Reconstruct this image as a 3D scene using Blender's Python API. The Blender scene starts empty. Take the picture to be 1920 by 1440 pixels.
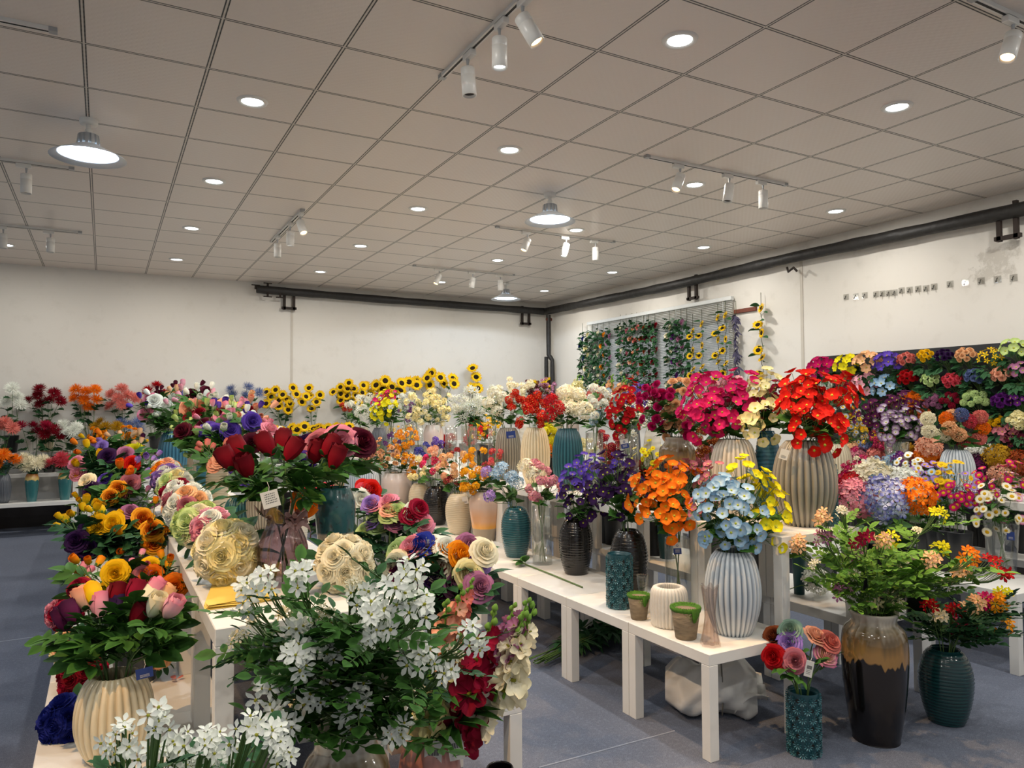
import bpy, math, random
import numpy as np
from mathutils import Matrix, Vector
SC = bpy.context.scene
COL = SC.collection
pi = math.pi
# ------------------------------------------------------------------ camera
FPX, YAW, PITCH, ROLL, CAMH = 1388.0, math.radians(28.86), math.radians(1.95), math.radians(-.28), 1.49
FW = np.array([math.sin(YAW)*math.cos(PITCH), math.cos(YAW)*math.cos(PITCH), math.sin(PITCH)])
R0 = np.array([math.cos(YAW), -math.sin(YAW), 0.0])
U0 = np.cross(R0, FW)
RT = R0*math.cos(ROLL)+U0*math.sin(ROLL)
UP = np.cross(RT, FW)
CAM = np.array([0, 0, CAMH])
cd = bpy.data.cameras.new('camera'); cam = bpy.data.objects.new('camera', cd); COL.objects.link(cam)
cd.sensor_width = 36; cd.lens = 36*FPX/1920; cd.clip_start = .05
cam.matrix_world = Matrix(((RT[0], UP[0], -FW[0], 0), (RT[1], UP[1], -FW[1], 0), (RT[2], UP[2], -FW[2], CAMH), (0, 0, 0, 1)))
SC.camera = cam
# ------------------------------------------------------------------ world, view
W = bpy.data.worlds.new('world'); SC.world = W; W.use_nodes = True
W.node_tree.nodes['Background'].inputs[0].default_value = (.95, .97, 1, 1)
W.node_tree.nodes['Background'].inputs[1].default_value = .29
SC.view_settings.view_transform = 'Standard'; SC.view_settings.look = 'None'
SC.view_settings.gamma = 1; SC.view_settings.exposure = 0.42
DOWN_W, BAY_W, WARM_W, COOL_W = 12.5, 36, 130, 26       # watts of the four kinds of lamp
SC.cycles.max_bounces = 8; SC.cycles.transparent_max_bounces = 16
CEIL = 3.40; XR = 7.04; YB = 11.45

def ray(px, py): return FW+RT*(px-960)/FPX-UP*(py-720)/FPX
def onz(px, py, z): d = ray(px, py); return CAM+d*(z-CAMH)/d[2]
def onX(px, py, X): d = ray(px, py); return CAM+d*X/d[0]
def onY(px, py, Y): d = ray(px, py); return CAM+d*Y/d[1]
def proj(p):
    w = np.asarray(p, float)-CAM; d = w@FW
    return 960+FPX*(w@RT)/d, 720-FPX*(w@UP)/d, d
# ------------------------------------------------------------------ mesh builder
class MB:
    def __init__(s): s.v = []; s.f = []; s.m = []; s.t = []; s.n = 0
    def add(s, v, f, m=0, t=None):
        v = np.asarray(v, float).reshape(-1, 3); f = np.asarray(f, int)
        s.v.append(v); s.t.append(np.full(len(v), .5) if t is None else np.broadcast_to(np.asarray(t, float), (len(v),)))
        s.f.append(f+s.n); s.m.append(np.full(len(f), m)); s.n += len(v); return s
    def put(s, g, R=None, sc=1.0, T=(0, 0, 0), m=None, tv=0.0):
        for v, f, mm, t, o in g.parts():
            q = v*sc
            if R is not None: q = q@np.asarray(R).T
            s.add(q+np.asarray(T), f-o, 0, np.clip(t+tv, 0, 1) if tv else t); s.m[-1] = mm if m is None else np.full(len(f), m)
        return s
    def parts(s):
        o = 0
        for v, f, m, t in zip(s.v, s.f, s.m, s.t): yield v, f, m, t, o; o += len(v)
    def mesh(s, name, mats, smooth=True):
        me = bpy.data.meshes.new(name)
        v = np.concatenate(s.v); me.vertices.add(len(v)); me.vertices.foreach_set('co', v.astype(np.float32).ravel())
        sizes = np.concatenate([np.full(len(f), f.shape[1]) for f in s.f]); idx = np.concatenate([f.ravel() for f in s.f])
        me.loops.add(len(idx)); me.loops.foreach_set('vertex_index', idx.astype(np.int32))
        me.polygons.add(len(sizes)); st = np.concatenate([[0], np.cumsum(sizes)[:-1]])
        me.polygons.foreach_set('loop_start', st.astype(np.int32)); me.polygons.foreach_set('loop_total', sizes.astype(np.int32))
        me.polygons.foreach_set('material_index', np.concatenate(s.m).astype(np.int32))
        me.polygons.foreach_set('use_smooth', np.full(len(sizes), smooth))
        a = me.attributes.new('t', 'FLOAT', 'POINT'); a.data.foreach_set('value', np.concatenate(s.t).astype(np.float32))
        for m in (mats if isinstance(mats, (list, tuple)) else [mats]): me.materials.append(m)
        me.update(calc_edges=True); me.validate(); return me
    def obj(s, name, mats, parent=None, smooth=True, loc=None):
        return link(name, s.mesh(name, mats, smooth), parent, loc)

def link(name, me, parent=None, loc=None, R=None, sc=1.0, mats=None):
    o = bpy.data.objects.new(name, me); COL.objects.link(o)
    if parent is not None: o.parent = parent
    M = np.eye(4)
    if R is not None: M[:3, :3] = R
    M[:3, :3] *= sc
    if loc is not None: M[:3, 3] = loc
    if loc is not None or R is not None or sc != 1.0: o.matrix_local = Matrix(M.tolist())
    if mats:
        for i, m in enumerate(mats):
            if m is not None: o.material_slots[i].link = 'OBJECT'; o.material_slots[i].material = m
    return o
def empty(name, loc, rz=0):
    o = bpy.data.objects.new(name, None); COL.objects.link(o); o.location = loc; o.rotation_euler = (0, 0, rz); o.empty_display_size = .05; return o
def tag(o, label, cat, group=None):
    o['label'] = label; o['category'] = cat
    if group: o['group'] = group
    return o
def struct(o): o['kind'] = 'structure'; return o
ORD = 'first second third fourth fifth sixth seventh eighth ninth tenth eleventh twelfth thirteenth fourteenth fifteenth sixteenth seventeenth eighteenth nineteenth twentieth'.split()+['twenty-'+q for q in 'first second third fourth fifth sixth seventh eighth ninth'.split()]+['thirtieth']+['thirty-'+q for q in 'first second third fourth fifth sixth seventh eighth ninth'.split()]
NUM = 'zero one two three four five six seven eight nine ten eleven twelve thirteen fourteen fifteen sixteen seventeen eighteen nineteen twenty'.split()+['many']*40
PENDING = {}
def tagn(o, base, cat, group, at):     # numbered later, from the left, among the things of the same look and place
    PENDING.setdefault(base, []).append((proj(at)[0], o)); o['category'] = cat; o['group'] = group
def settle_labels():
    for base, L in PENDING.items():
        L.sort(key=lambda q: q[0]); n = len(L)
        for i, (_, o) in enumerate(L):
            if n == 1: o['label'] = base
            elif n == 2: o['label'] = base+(', the left one', ', the right one')[i]
            elif i == 0: o['label'] = base+', leftmost of '+NUM[n]
            elif i == n-1: o['label'] = base+', rightmost of '+NUM[n]
            else: o['label'] = base+', '+ORD[i]+' from left of '+NUM[n]

def quads(nu, nv, cu=False):
    a = np.arange(nu*nv).reshape(nu, nv)
    if cu: a = np.concatenate([a, a[:1]], 0)
    return np.stack([a[:-1, :-1], a[1:, :-1], a[1:, 1:], a[:-1, 1:]], -1).reshape(-1, 4)
def box(x0, x1, y0, y1, z0, z1, b=0.0, mb=None, m=0):
    mb = mb or MB(); V = []; F = []
    if b <= 0:
        V = [(x, y, z) for x in (x0, x1) for y in (y0, y1) for z in (z0, z1)]
        F = [(0, 1, 3, 2), (4, 6, 7, 5), (0, 4, 5, 1), (2, 3, 7, 6), (0, 2, 6, 4), (1, 5, 7, 3)]
        return mb.add(V, F, m)
    c = [(x0, x1), (y0, y1), (z0, z1)]; idx = {}
    for sx in (0, 1):
        for sy in (0, 1):
            for sz in (0, 1):
                s3 = (sx, sy, sz)
                for ax in range(3):
                    p = [c[k][s3[k]]+(0 if k == ax else (b if s3[k] == 0 else -b)) for k in range(3)]
                    idx[(s3, ax)] = len(V); V.append(p)
    for ax in range(3):
        u, w = [k for k in range(3) if k != ax]
        for s in (0, 1):
            q = []
            for a_, b_ in ((0, 0), (1, 0), (1, 1), (0, 1)):
                t = [0, 0, 0]; t[ax] = s; t[u] = a_; t[w] = b_; q.append(idx[(tuple(t), ax)])
            flip = (s == 0) ^ (ax == 1)
            F.append(q[::-1] if flip else q)
        for a_ in (0, 1):
            for b_ in (0, 1):
                t0 = [0, 0, 0]; t1 = [0, 0, 0]
                t0[u] = t1[u] = a_; t0[w] = t1[w] = b_; t1[ax] = 1
                F.append([idx[(tuple(t0), u)], idx[(tuple(t1), u)], idx[(tuple(t1), w)], idx[(tuple(t0), w)]])
    mb.add(V, F, m)
    T = [[idx[((sx, sy, sz), k)] for k in range(3)] for sx in (0, 1) for sy in (0, 1) for sz in (0, 1)]
    mb.f.append(np.array(T)+mb.n-len(V)); mb.m.append(np.full(8, m)); mb.v.append(np.zeros((0, 3))); mb.t.append(np.zeros(0))
    return mb
def revolve(prof, n=32, fn=None, mb=None, m=0, tfn=None, T=(0, 0, 0)):
    mb = mb or MB(); P = np.array(prof, float); th = np.arange(n)*2*pi/n
    r = np.repeat(P[None, :, 0], n, 0); z = np.repeat(P[None, :, 1], n, 0); TH = np.repeat(th[:, None], len(P), 1)
    if fn is not None: r, z = fn(TH, r, z)
    V = np.stack([r*np.cos(TH), r*np.sin(TH), z], -1).reshape(-1, 3)+np.array(T)
    return mb.add(V, quads(n, len(P), True), m, None if tfn is None else np.clip(tfn(TH, r, z), 0, 1).ravel())
def tube(P, rad, n=6, mb=None, m=0, t=None, cap=False):
    mb = mb or MB(); P = np.asarray(P, float); k = len(P); rad = np.broadcast_to(np.asarray(rad, float), (k,))
    T = np.gradient(P, axis=0); T /= np.linalg.norm(T, axis=1)[:, None]+1e-9
    a = np.array([0, 0, 1.]) if abs(T[0][2]) < .9 else np.array([1., 0, 0])
    N = np.cross(T[0], a); N /= np.linalg.norm(N); out = []
    for i in range(k):
        N = N-T[i]*(N@T[i]); N /= np.linalg.norm(N)+1e-9; B = np.cross(T[i], N)
        th = np.arange(n)*2*pi/n
        out.append(P[i]+rad[i]*(np.cos(th)[:, None]*N+np.sin(th)[:, None]*B))
    V = np.stack(out, 1).reshape(-1, 3)
    mb.add(V, quads(n, k, True)[:, ::-1], m, t)
    if cap:
        for j in (0, k-1):
            mb.add(V.reshape(n, k, 3)[:, j], [list(range(n))], m, t)
    return mb
def frame(d, spin=0.0):          # rotation taking +Z to d
    d = np.asarray(d, float); d = d/np.linalg.norm(d)
    a = np.array([1., 0, 0]) if abs(d[0]) < .9 else np.array([0, 1., 0])
    x = np.cross(a, d); x /= np.linalg.norm(x); y = np.cross(d, x)
    c, s = math.cos(spin), math.sin(spin)
    return np.stack([x*c+y*s, -x*s+y*c, d], 1)
def bez(p, n=8):
    p = [np.asarray(q, float) for q in p]; t = np.linspace(0, 1, n)[:, None]
    return (1-t)**3*p[0]+3*(1-t)**2*t*p[1]+3*(1-t)*t*t*p[2]+t**3*p[3]
def arr(*a): return np.array(a, float)
# ------------------------------------------------------------------ materials
def lin(h):
    if isinstance(h, str): h = [int(h[i:i+2], 16)/255 for i in (0, 2, 4)]
    return tuple(c/12.92 if c <= .04045 else ((c+.055)/1.055)**2.4 for c in h)+(1.0,)
class N:
    def __init__(s, name):
        s.m = bpy.data.materials.new(name); s.m.use_nodes = True; s.t = s.m.node_tree; s.b = s.t.nodes['Principled BSDF']; s.out = s.t.nodes['Material Output']
    def n(s, k, **kw):
        x = s.t.nodes.new(k)
        for a, b in kw.items(): setattr(x, a, b)
        return x
    def l(s, a, b): s.t.links.new(a, b)
    def mix(s, fac, a, b, mode='MIX'):
        x = s.n('ShaderNodeMix', data_type='RGBA', blend_type=mode)
        for i, q in ((0, fac), (6, a), (7, b)):
            if hasattr(q, 'is_linked'): s.l(q, x.inputs[i])
            else: x.inputs[i].default_value = q
        return x.outputs[2]
    def math(s, op, a, b=None, c=None):
        x = s.n('ShaderNodeMath', operation=op)
        for i, q in enumerate((a, b, c)):
            if q is None: continue
            if hasattr(q, 'is_linked'): s.l(q, x.inputs[i])
            else: x.inputs[i].default_value = q
        return x.outputs[0]
    def noise(s, scale, detail=3, vec=None, rough=.5):
        x = s.n('ShaderNodeTexNoise'); x.inputs['Scale'].default_value = scale; x.inputs['Detail'].default_value = detail; x.inputs['Roughness'].default_value = rough
        if vec is not None: s.l(vec, x.inputs['Vector'])
        return x.outputs[0]
    def ramp(s, f, lo, hi):
        x = s.n('ShaderNodeMapRange'); x.inputs[1].default_value = lo; x.inputs[2].default_value = hi; x.clamp = True
        s.l(f, x.inputs[0]); return x.outputs[0]
    def obj(s): return s.n('ShaderNodeTexCoord').outputs['Object']
    def sep(s, v): x = s.n('ShaderNodeSeparateXYZ'); s.l(v, x.inputs[0]); return x.outputs
    def bump(s, h, st=.3, d=.01):
        x = s.n('ShaderNodeBump'); x.inputs['Strength'].default_value = st; x.inputs['Distance'].default_value = d
        s.l(h, x.inputs['Height']); s.l(x.outputs[0], s.b.inputs['Normal'])
    def col(s, c):
        if hasattr(c, 'is_linked'): s.l(c, s.b.inputs['Base Color'])
        else: s.b.inputs['Base Color'].default_value = c
        return s
    def set(s, **kw):
        for k, v in kw.items(): s.b.inputs[k.replace('_', ' ')].default_value = v
        return s
MC = {}
def plain(name, c, rough=.5, metal=0, var=.08, scale=14):
    if name in MC: return MC[name]
    x = N(name); c = lin(c); f = x.noise(scale, 3, x.obj())
    x.col(x.mix(f, tuple(q*(1-var) for q in c[:3])+(1,), tuple(min(1, q*(1+var)) for q in c[:3])+(1,))).set(Roughness=rough, Metallic=metal)
    MC[name] = x.m; return x.m
def petal(c, c2=None, rough=.75):
    k = ('petal', c, c2)
    if k in MC: return MC[k]
    x = N('petal'); a = x.n('ShaderNodeAttribute', attribute_name='t').outputs['Fac']
    A = lin(c); B = lin(c2) if c2 else tuple(q*1.0 for q in A[:3])+(1,)
    A2 = A if c2 else tuple(q*.78 for q in A[:3])+(1,)
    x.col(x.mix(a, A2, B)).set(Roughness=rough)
    x.b.inputs['Specular IOR Level'].default_value = .18
    tr = x.n('ShaderNodeBsdfTranslucent'); mx = x.n('ShaderNodeMixShader'); mx.inputs[0].default_value = .12
    x.l(x.mix(a, A2, B), tr.inputs[0]); x.l(x.b.outputs[0], mx.inputs[1]); x.l(tr.outputs[0], mx.inputs[2]); x.l(mx.outputs[0], x.out.inputs[0])
    MC[k] = x.m; return x.m
def leafmat(c, c2):
    k = ('leaf', c, c2)
    if k in MC: return MC[k]
    x = N('leaf'); a = x.n('ShaderNodeAttribute', attribute_name='t').outputs['Fac']
    x.col(x.mix(a, lin(c), lin(c2))).set(Roughness=.6, Specular_IOR_Level=.15)
    MC[k] = x.m; return x.m
LEAF = leafmat('1c3a18', '426f2c'); LEAFD = leafmat('16301a', '35603a'); LEAFY = leafmat('2a5220', '6f9c38'); LEAFL = leafmat('5c8a34', '9cc04c'); LEAFB = leafmat('2c4a34', '6d9060')
STEM = plain('stem_green', '4f6b34', .6); STEMD = plain('stem_dark', '3a4526', .6); CALYX = leafmat('4a7030', '8fb84a'); CALYXD = leafmat('1c2e18', '3f5f2c')
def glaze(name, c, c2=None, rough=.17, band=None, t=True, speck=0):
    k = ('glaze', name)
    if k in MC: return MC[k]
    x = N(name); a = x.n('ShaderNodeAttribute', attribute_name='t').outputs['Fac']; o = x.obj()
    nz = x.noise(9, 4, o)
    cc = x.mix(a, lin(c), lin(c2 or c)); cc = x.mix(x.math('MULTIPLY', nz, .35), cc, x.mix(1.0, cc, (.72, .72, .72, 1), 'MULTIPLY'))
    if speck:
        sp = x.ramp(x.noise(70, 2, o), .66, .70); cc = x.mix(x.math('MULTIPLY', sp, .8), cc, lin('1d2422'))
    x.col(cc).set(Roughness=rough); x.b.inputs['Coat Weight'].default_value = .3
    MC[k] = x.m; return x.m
def bands(name, stops, rough=.25, drip=.0, freq=22, speck=0):
    """glaze that changes with height: stops = [(z, colour)], with drips running down between them"""
    k = ('bands', name)
    if k in MC: return MC[k]
    x = N(name); o = x.obj(); xyz = x.sep(o)
    ang = x.math('ARCTAN2', xyz[1], xyz[0])
    cv = x.n('ShaderNodeCombineXYZ'); x.l(x.math('MULTIPLY', ang, freq/6.28), cv.inputs[0]); x.l(x.math('MULTIPLY', xyz[2], 1.2), cv.inputs[1])
    nz = x.noise(1.0, 1, cv.outputs[0])
    z = x.math('SUBTRACT', xyz[2], x.math('MULTIPLY', x.math('SUBTRACT', .5, nz), drip*2))
    cc = None
    for i, (zz, w, c) in enumerate(stops):
        cc = lin(c) if cc is None else x.mix(x.ramp(z, zz-w, zz+w), cc, lin(c))
    if speck:
        sp = x.ramp(x.noise(60, 2, o), .62, .66); cc = x.mix(x.math('MULTIPLY', sp, .75), cc, lin('23302e'))
    st = x.n('ShaderNodeMapping'); st.inputs['Scale'].default_value = (60, 60, 3); x.l(o, st.inputs[0])
    cc = x.mix(x.math('MULTIPLY', x.noise(1.0, 2, st.outputs[0]), .3), cc, x.mix(1.0, cc, (.7, .66, .6, 1), 'MULTIPLY'))
    x.col(cc).set(Roughness=rough); x.b.inputs['Coat Weight'].default_value = .4
    MC[k] = x.m; return x.m
def glassmat(name, tint=(.97, .98, .97), fac=.9, gl=.08):
    if name in MC: return MC[name]
    x = N(name); tr = x.n('ShaderNodeBsdfTransparent'); tr.inputs[0].default_value = tint+(1,)
    g = x.n('ShaderNodeBsdfGlossy'); g.inputs['Roughness'].default_value = .05
    lw = x.n('ShaderNodeLayerWeight'); lw.inputs[0].default_value = .22
    f = x.math('ADD', x.math('MULTIPLY', lw.outputs['Facing'], .45), gl); mx = x.n('ShaderNodeMixShader')
    x.l(f, mx.inputs[0]); x.l(tr.outputs[0], mx.inputs[1]); x.l(g.outputs[0], mx.inputs[2]); x.l(mx.outputs[0], x.out.inputs[0])
    MC[name] = x.m; return x.m
GLASS = glassmat('clear_glass', (.95, .96, .95)); SMOKE = glassmat('smoked_glass', (.66, .58, .6), gl=.06); ROSEGL = glassmat('rosy_glass', (.93, .88, .85))
WHITE = None
def m_white():
    x = N('white_lacquer'); o = x.obj(); f = x.noise(5, 4, o)
    x.col(x.mix(f, lin('d8d6cf'), lin('e6e4de'))).set(Roughness=.42); return x.m
WHITE = m_white()
def emis(name, c, s):
    x = N(name); x.col(lin(c)); x.b.inputs['Emission Color'].default_value = lin(c); x.b.inputs['Emission Strength'].default_value = s; return x.m
# ------------------------------------------------------------------ the room
def m_wall(peel):
    x = N('painted_wall'); o = x.obj(); a = x.noise(.7, 5, o); b = x.noise(6, 6, o, .65)
    c = x.mix(a, lin('cfcac0'), lin('dcd8d0')); c = x.mix(x.math('MULTIPLY', x.ramp(b, .55, .8), .25), c, lin('b3aca0'))
    if peel:
        s = x.sep(o); my = x.ramp(x.math('ABSOLUTE', x.math('SUBTRACT', s[1], 3.7)), .62, .12); mz = x.ramp(x.math('ABSOLUTE', x.math('SUBTRACT', s[2], 2.78)), .4, .1)
        pn = x.ramp(x.math('MULTIPLY', x.noise(7, 6, o, .7), x.math('MULTIPLY', my, mz)), .4, .52)
        c = x.mix(x.math('MULTIPLY', pn, .5), c, lin('a39c90')); x.bump(x.math('SUBTRACT', x.math('MULTIPLY', b, .15), pn), .4, .01)
        m2 = x.math('MULTIPLY', x.ramp(s[2], 2.75, 3.1), x.ramp(x.noise(3.0, 5, o), .55, .75)); c = x.mix(x.math('MULTIPLY', m2, .25), c, lin('8f887c'))
    else: x.bump(b, .12, .005)
    x.col(c).set(Roughness=.7); return x.m
def m_ceiling():
    x = N('ceiling_tiles'); o = x.obj(); s = x.sep(o); dist = []
    for k, off in ((0, -.115), (1, 4.38)):
        u = x.math('DIVIDE', x.math('SUBTRACT', s[k], off), .6)
        dist.append(x.math('ABSOLUTE', x.math('SUBTRACT', x.math('FRACT', x.math('ADD', u, .5)), .5)))
    d = x.math('MULTIPLY', x.math('MINIMUM', dist[0], dist[1]), .6)
    bar = x.math('LESS_THAN', d, .013); gap = x.math('MULTIPLY', x.math('GREATER_THAN', d, .0045), x.math('LESS_THAN', d, .0112))
    w1 = x.math('SINE', x.math('MULTIPLY', s[0], 6.2832/.05)); w2 = x.math('SINE', x.math('MULTIPLY', s[1], 6.2832/.05))
    pat = x.ramp(x.math('MULTIPLY', w1, w2), -.3, .3)
    c = x.mix(x.noise(.8, 3, o), lin('d0c6bc'), lin('dad1c8')); c = x.mix(x.math('MULTIPLY', pat, .12), c, lin('e2dad0'))
    c = x.mix(bar, c, lin('c4bdb2')); c = x.mix(gap, c, lin('1c1a18'))
    x.col(c).set(Roughness=.38); x.l(x.math('ADD', x.math('MULTIPLY', pat, .22), .28), x.b.inputs['Roughness']); x.bump(pat, .12, .004); return x.m
def m_carpet():
    x = N('blue_grey_carpet'); o = x.obj(); a = x.noise(1.2, 4, o); b = x.noise(260, 2, o); c3 = x.noise(60, 3, o)
    c = x.mix(a, lin('686e7c'), lin('787f8e')); c = x.mix(x.ramp(b, .35, .65), x.mix(1.0, c, (.55, .55, .58, 1), 'MULTIPLY'), c)
    c = x.mix(x.math('MULTIPLY', x.ramp(c3, .5, .8), .3), c, lin('8f98a8')); x.col(c).set(Roughness=.95, Specular_IOR_Level=.1); x.bump(b, .5, .004); return x.m
struct(box(-4.2, XR+.15, -2.6, YB+.15, -.1, 0).obj('floor', m_carpet(), smooth=False))
struct(box(-4.2, XR+.15, -2.6, YB+.15, CEIL, CEIL+.08).obj('ceiling', m_ceiling(), smooth=False))
struct(box(-4.2, XR+.15, YB, YB+.15, 0, CEIL).obj('wall_back', m_wall(False), smooth=False))
wy0, wy1, wz0, wz1 = 6.98, 9.95, 1.25, 2.66
wr = MB()
for a, b, c, d in ((-2.6, wy0, 0, CEIL), (wy1, YB, 0, CEIL), (wy0, wy1, 0, wz0), (wy0, wy1, wz1, CEIL)): box(XR, XR+.15, a, b, c, d, 0, wr)
struct(wr.obj('wall_right', m_wall(True), smooth=False))
alu = plain('white_aluminium', 'c9ccca', .4)
win = struct(empty('window_1', (XR+.08, (wy0+wy1)/2, wz0)))
fr = MB(); L = (wy1-wy0)/2; H = wz1-wz0
for a, b, c, d in ((-L, L, 0, .05), (-L, L, H-.05, H), (-L, -L+.05, 0, H), (L-.05, L, 0, H), (-.03, .03, 0, H)): box(-.025, .025, a, b, c, d, 0, fr)
fr.obj('window_frame', alu, win, False); box(-.003, .003, -L+.05, L-.05, .05, H-.05).obj('window_pane', GLASS, win, False)
sm = plain('seam_paint', 'bdb6aa', .6)
struct(box(2.475, 2.505, YB-.008, YB, 0, 3.24).obj('trim_1', sm, smooth=False)); struct(box(XR-.008, XR, 5.815, 5.85, 0, 3.3).obj('trim_2', sm, smooth=False))
struct(box(-4.2, XR, YB-.02, YB-.0005, 0, .3).obj('baseboard_back', plain('dark_skirting', '1c1513', .6), smooth=False)); struct(box(XR-.02, XR-.0005, -2.6, YB-.021, 0, .12).obj('baseboard_right', plain('dark_skirting', '1c1513', .6), smooth=False))
fs = plain('carpet_seam', '8d93a0', .9)
for i, (p, q) in enumerate((((1010, 1440), (1265, 1371)), ((-60, 1212), (130, 1186)))):
    a = onz(*p, 0); b = onz(*q, 0); struct(tube([a+arr(0, 0, .0005), (a+b)/2+arr(0, 0, .0005), b+arr(0, 0, .0005)], .004, 4).obj('trim_%d' % (i+3), fs))
# ------------------------------------------------------------------ lamps
lampwhite = plain('lamp_white', 'd8d6d0', .35); lampgrey = plain('lamp_grey', 'a5a7a8', .35, .3); LED = emis('led_white', 'f4fbff', 9); LEDW = emis('led_warm', 'ffca86', 9); LEDB = emis('led_cool', 'd6ecff', 12); black = plain('matt_black', '14120f', .6)
chrome = plain('chrome_ring', 'c8c8c6', .2, .8)
def light(name, kind, parent, loc, watts, c, d=None, **kw):
    l = bpy.data.lights.new(name, kind); l.energy = watts; l.color = lin(c)[:3]
    for a, b in kw.items(): setattr(l, a, b)
    o = bpy.data.objects.new(name, l); COL.objects.link(o); o.parent = parent; o.location = loc
    if d is not None: o.rotation_euler = Vector(d).to_track_quat('-Z', 'Y').to_euler()
    return o
ring_me = revolve([(.062, -.004), (.072, -.012), (.088, -.01), (.093, 0)], 40).mesh('trim_ring', [lampwhite]); dif_me = revolve([(0, -.006), (.04, -.006), (.064, -.005)], 40).mesh('diffuser', [LED])
for i, X in enumerate((-1.0, .78, 2.59, 4.39, 6.2)):
    for j, Y in enumerate((-.8, 1.05, 2.88, 4.72, 6.53, 8.33, 10.15)):
        if (i, j) in ((0, 5), (0, 4), (0, 3)): continue
        r = empty('ceiling_downlight', (X, Y, CEIL))
        row = ('nearest', 'nearest', 'nearest', 'second', 'third', 'fourth', 'farthest')[j]; rank = ('far left line', 'leftmost line', 'second line from left', 'third line from left', 'line beside the right wall')[i]
        tag(r, 'round recessed white ceiling downlight, %s one in the %s' % (row, rank) if j > 1 else 'round recessed ceiling downlight of the %s, overhead' % rank, 'downlight', 'recessed downlights in the tiled ceiling')
        link('trim_ring', ring_me, r); link('diffuser', dif_me, r)
        light('downlight_glow', 'AREA', r, (0, 0, -.016), DOWN_W, 'fbf6ee', shape='DISK', size=.12)
cool = plain('shade_enamel', 'dfe6ee', .35)
for X, Y, w in ((-.11, 5.53, 'left, in front of the far display'), (3.44, 5.53, 'middle of the ceiling'), (5.3, 9.8, 'far corner near the window')):
    r = empty('high_bay_lamp', (X, Y, CEIL)); tag(r, 'cone-shaded high bay lamp with finned heat sink, '+w, 'ceiling lamp', 'cone-shaded high bay lamps')
    revolve([(0, -.035), (.05, -.035), (.055, -.02), (.055, 0)], 24).obj('mount', lampwhite, r)
    revolve([(.001, -.1), (.022, -.1), (.022, -.07), (.016, -.06), (.016, -.03)], 16).obj('socket', lampwhite, r)
    def fin(T, q, z): return q*(1-.16*(np.sin(T*12) > .2)*(z < -.1)), z
    revolve([(0, -.1), (.055, -.1), (.062, -.105), (.068, -.16), (.068, -.175), (0, -.175)], 96, fin).obj('heat_sink', lampgrey, r, False)
    revolve([(.068, -.17), (.1, -.188), (.16, -.218), (.222, -.25), (.225, -.254), (.16, -.223), (.1, -.193), (.066, -.176)], 48).obj('shade', cool, r)
    revolve([(0, -.192), (.05, -.19), (.072, -.182)], 32).obj('lens', LEDB, r)
    light('high_bay_glow', 'POINT', r, (0, 0, -.213), BAY_W, 'dcecff', shadow_soft_size=.012)
def track(name, p, q, heads, lab):
    p = arr(*p, CEIL); q = arr(*q, CEIL); d = (q-p)/np.linalg.norm(q-p); Ln = np.linalg.norm(q-p); ang = math.atan2(d[1], d[0])
    r = empty('lighting_track', p, ang); tag(r, lab, 'lighting track', 'white lighting tracks on the ceiling')
    b = box(0, Ln, -.017, .017, -.02, 0); b.obj('rail', lampwhite, r, False); box(.01, Ln-.01, -.006, .006, -.0215, -.0198).obj('slot', black, r, False)
    for k in (0, Ln-.03): box(k-.004, k+.034, -.019, .019, -.022, 0).obj('end_cap', lampgrey, r, False)
    for s, aim, kind, hl in heads:
        h = empty('track_spotlight', p+d*s+arr(0, 0, -.022), ang); tag(h, hl, 'spotlight', 'cylinder spotlights on the tracks')
        box(-.05, .05, -.017, .017, -.032, 0, .003).obj('adapter', lampwhite, h, False)
        tube([(.02, 0, -.03), (.02, 0, -.055), (.02, 0, -.085)], [.01, .007, .006], 8).obj('neck', lampgrey, h)
        a = Matrix.Rotation(-ang, 3, 'Z')@Vector(aim).normalized(); top = np.array((.02, 0, -.09)); R = frame(-np.array(a))
        e = revolve([(.001, .012), (.036, .012), (.038, .008), (.038, -.028), (.0365, -.03), (.038, -.032), (.038, -.135), (.034, -.137), (.03, -.12), (.001, -.12)], 32)
        link('housing', e.mesh('housing', [lampwhite]), h, top, R)
        link('lens', revolve([(.001, -.1225), (.03, -.1225)], 24).mesh('lens', [{'warm': LEDW, 'cool': LED}.get(kind, black)]), h, top, R)
        if kind in ('warm', 'cool'):
            light('spot_glow', 'SPOT', h, top+np.array(a)*.128, WARM_W if kind == 'warm' else COOL_W, 'ffc98a' if kind == 'warm' else 'f2f8ff', a, spot_size=math.radians(52 if kind == 'warm' else 46), spot_blend=.5, shadow_soft_size=.012)
dn = (0, 0, -1)
track('t', (1.67, 2.3), (1.67, 3.85), [(.59, (.45, -.35, -1), 'warm', 'lit warm spotlight tilted sideways on the track over the aisle'), (.82, dn, 'cool', 'lit white spotlight, middle of the track over the aisle'), (1.18, (.06, -.03, -1), 'off', 'unlit spotlight at the far end of the track over the aisle')], 'white track of three spotlights running away over the aisle')
track('t', (1.63, 7.05), (1.63, 8.55), [(.08, (.15, -.6, -1), 'warm', 'lit warm spotlight, near end of the far left aisle track'), (.52, dn, 'cool', 'lit white spotlight, middle of the far left aisle track'), (1.15, dn, 'off', 'unlit white spotlight, far end of the far left aisle track')], 'white track running away, far along the aisle')
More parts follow.
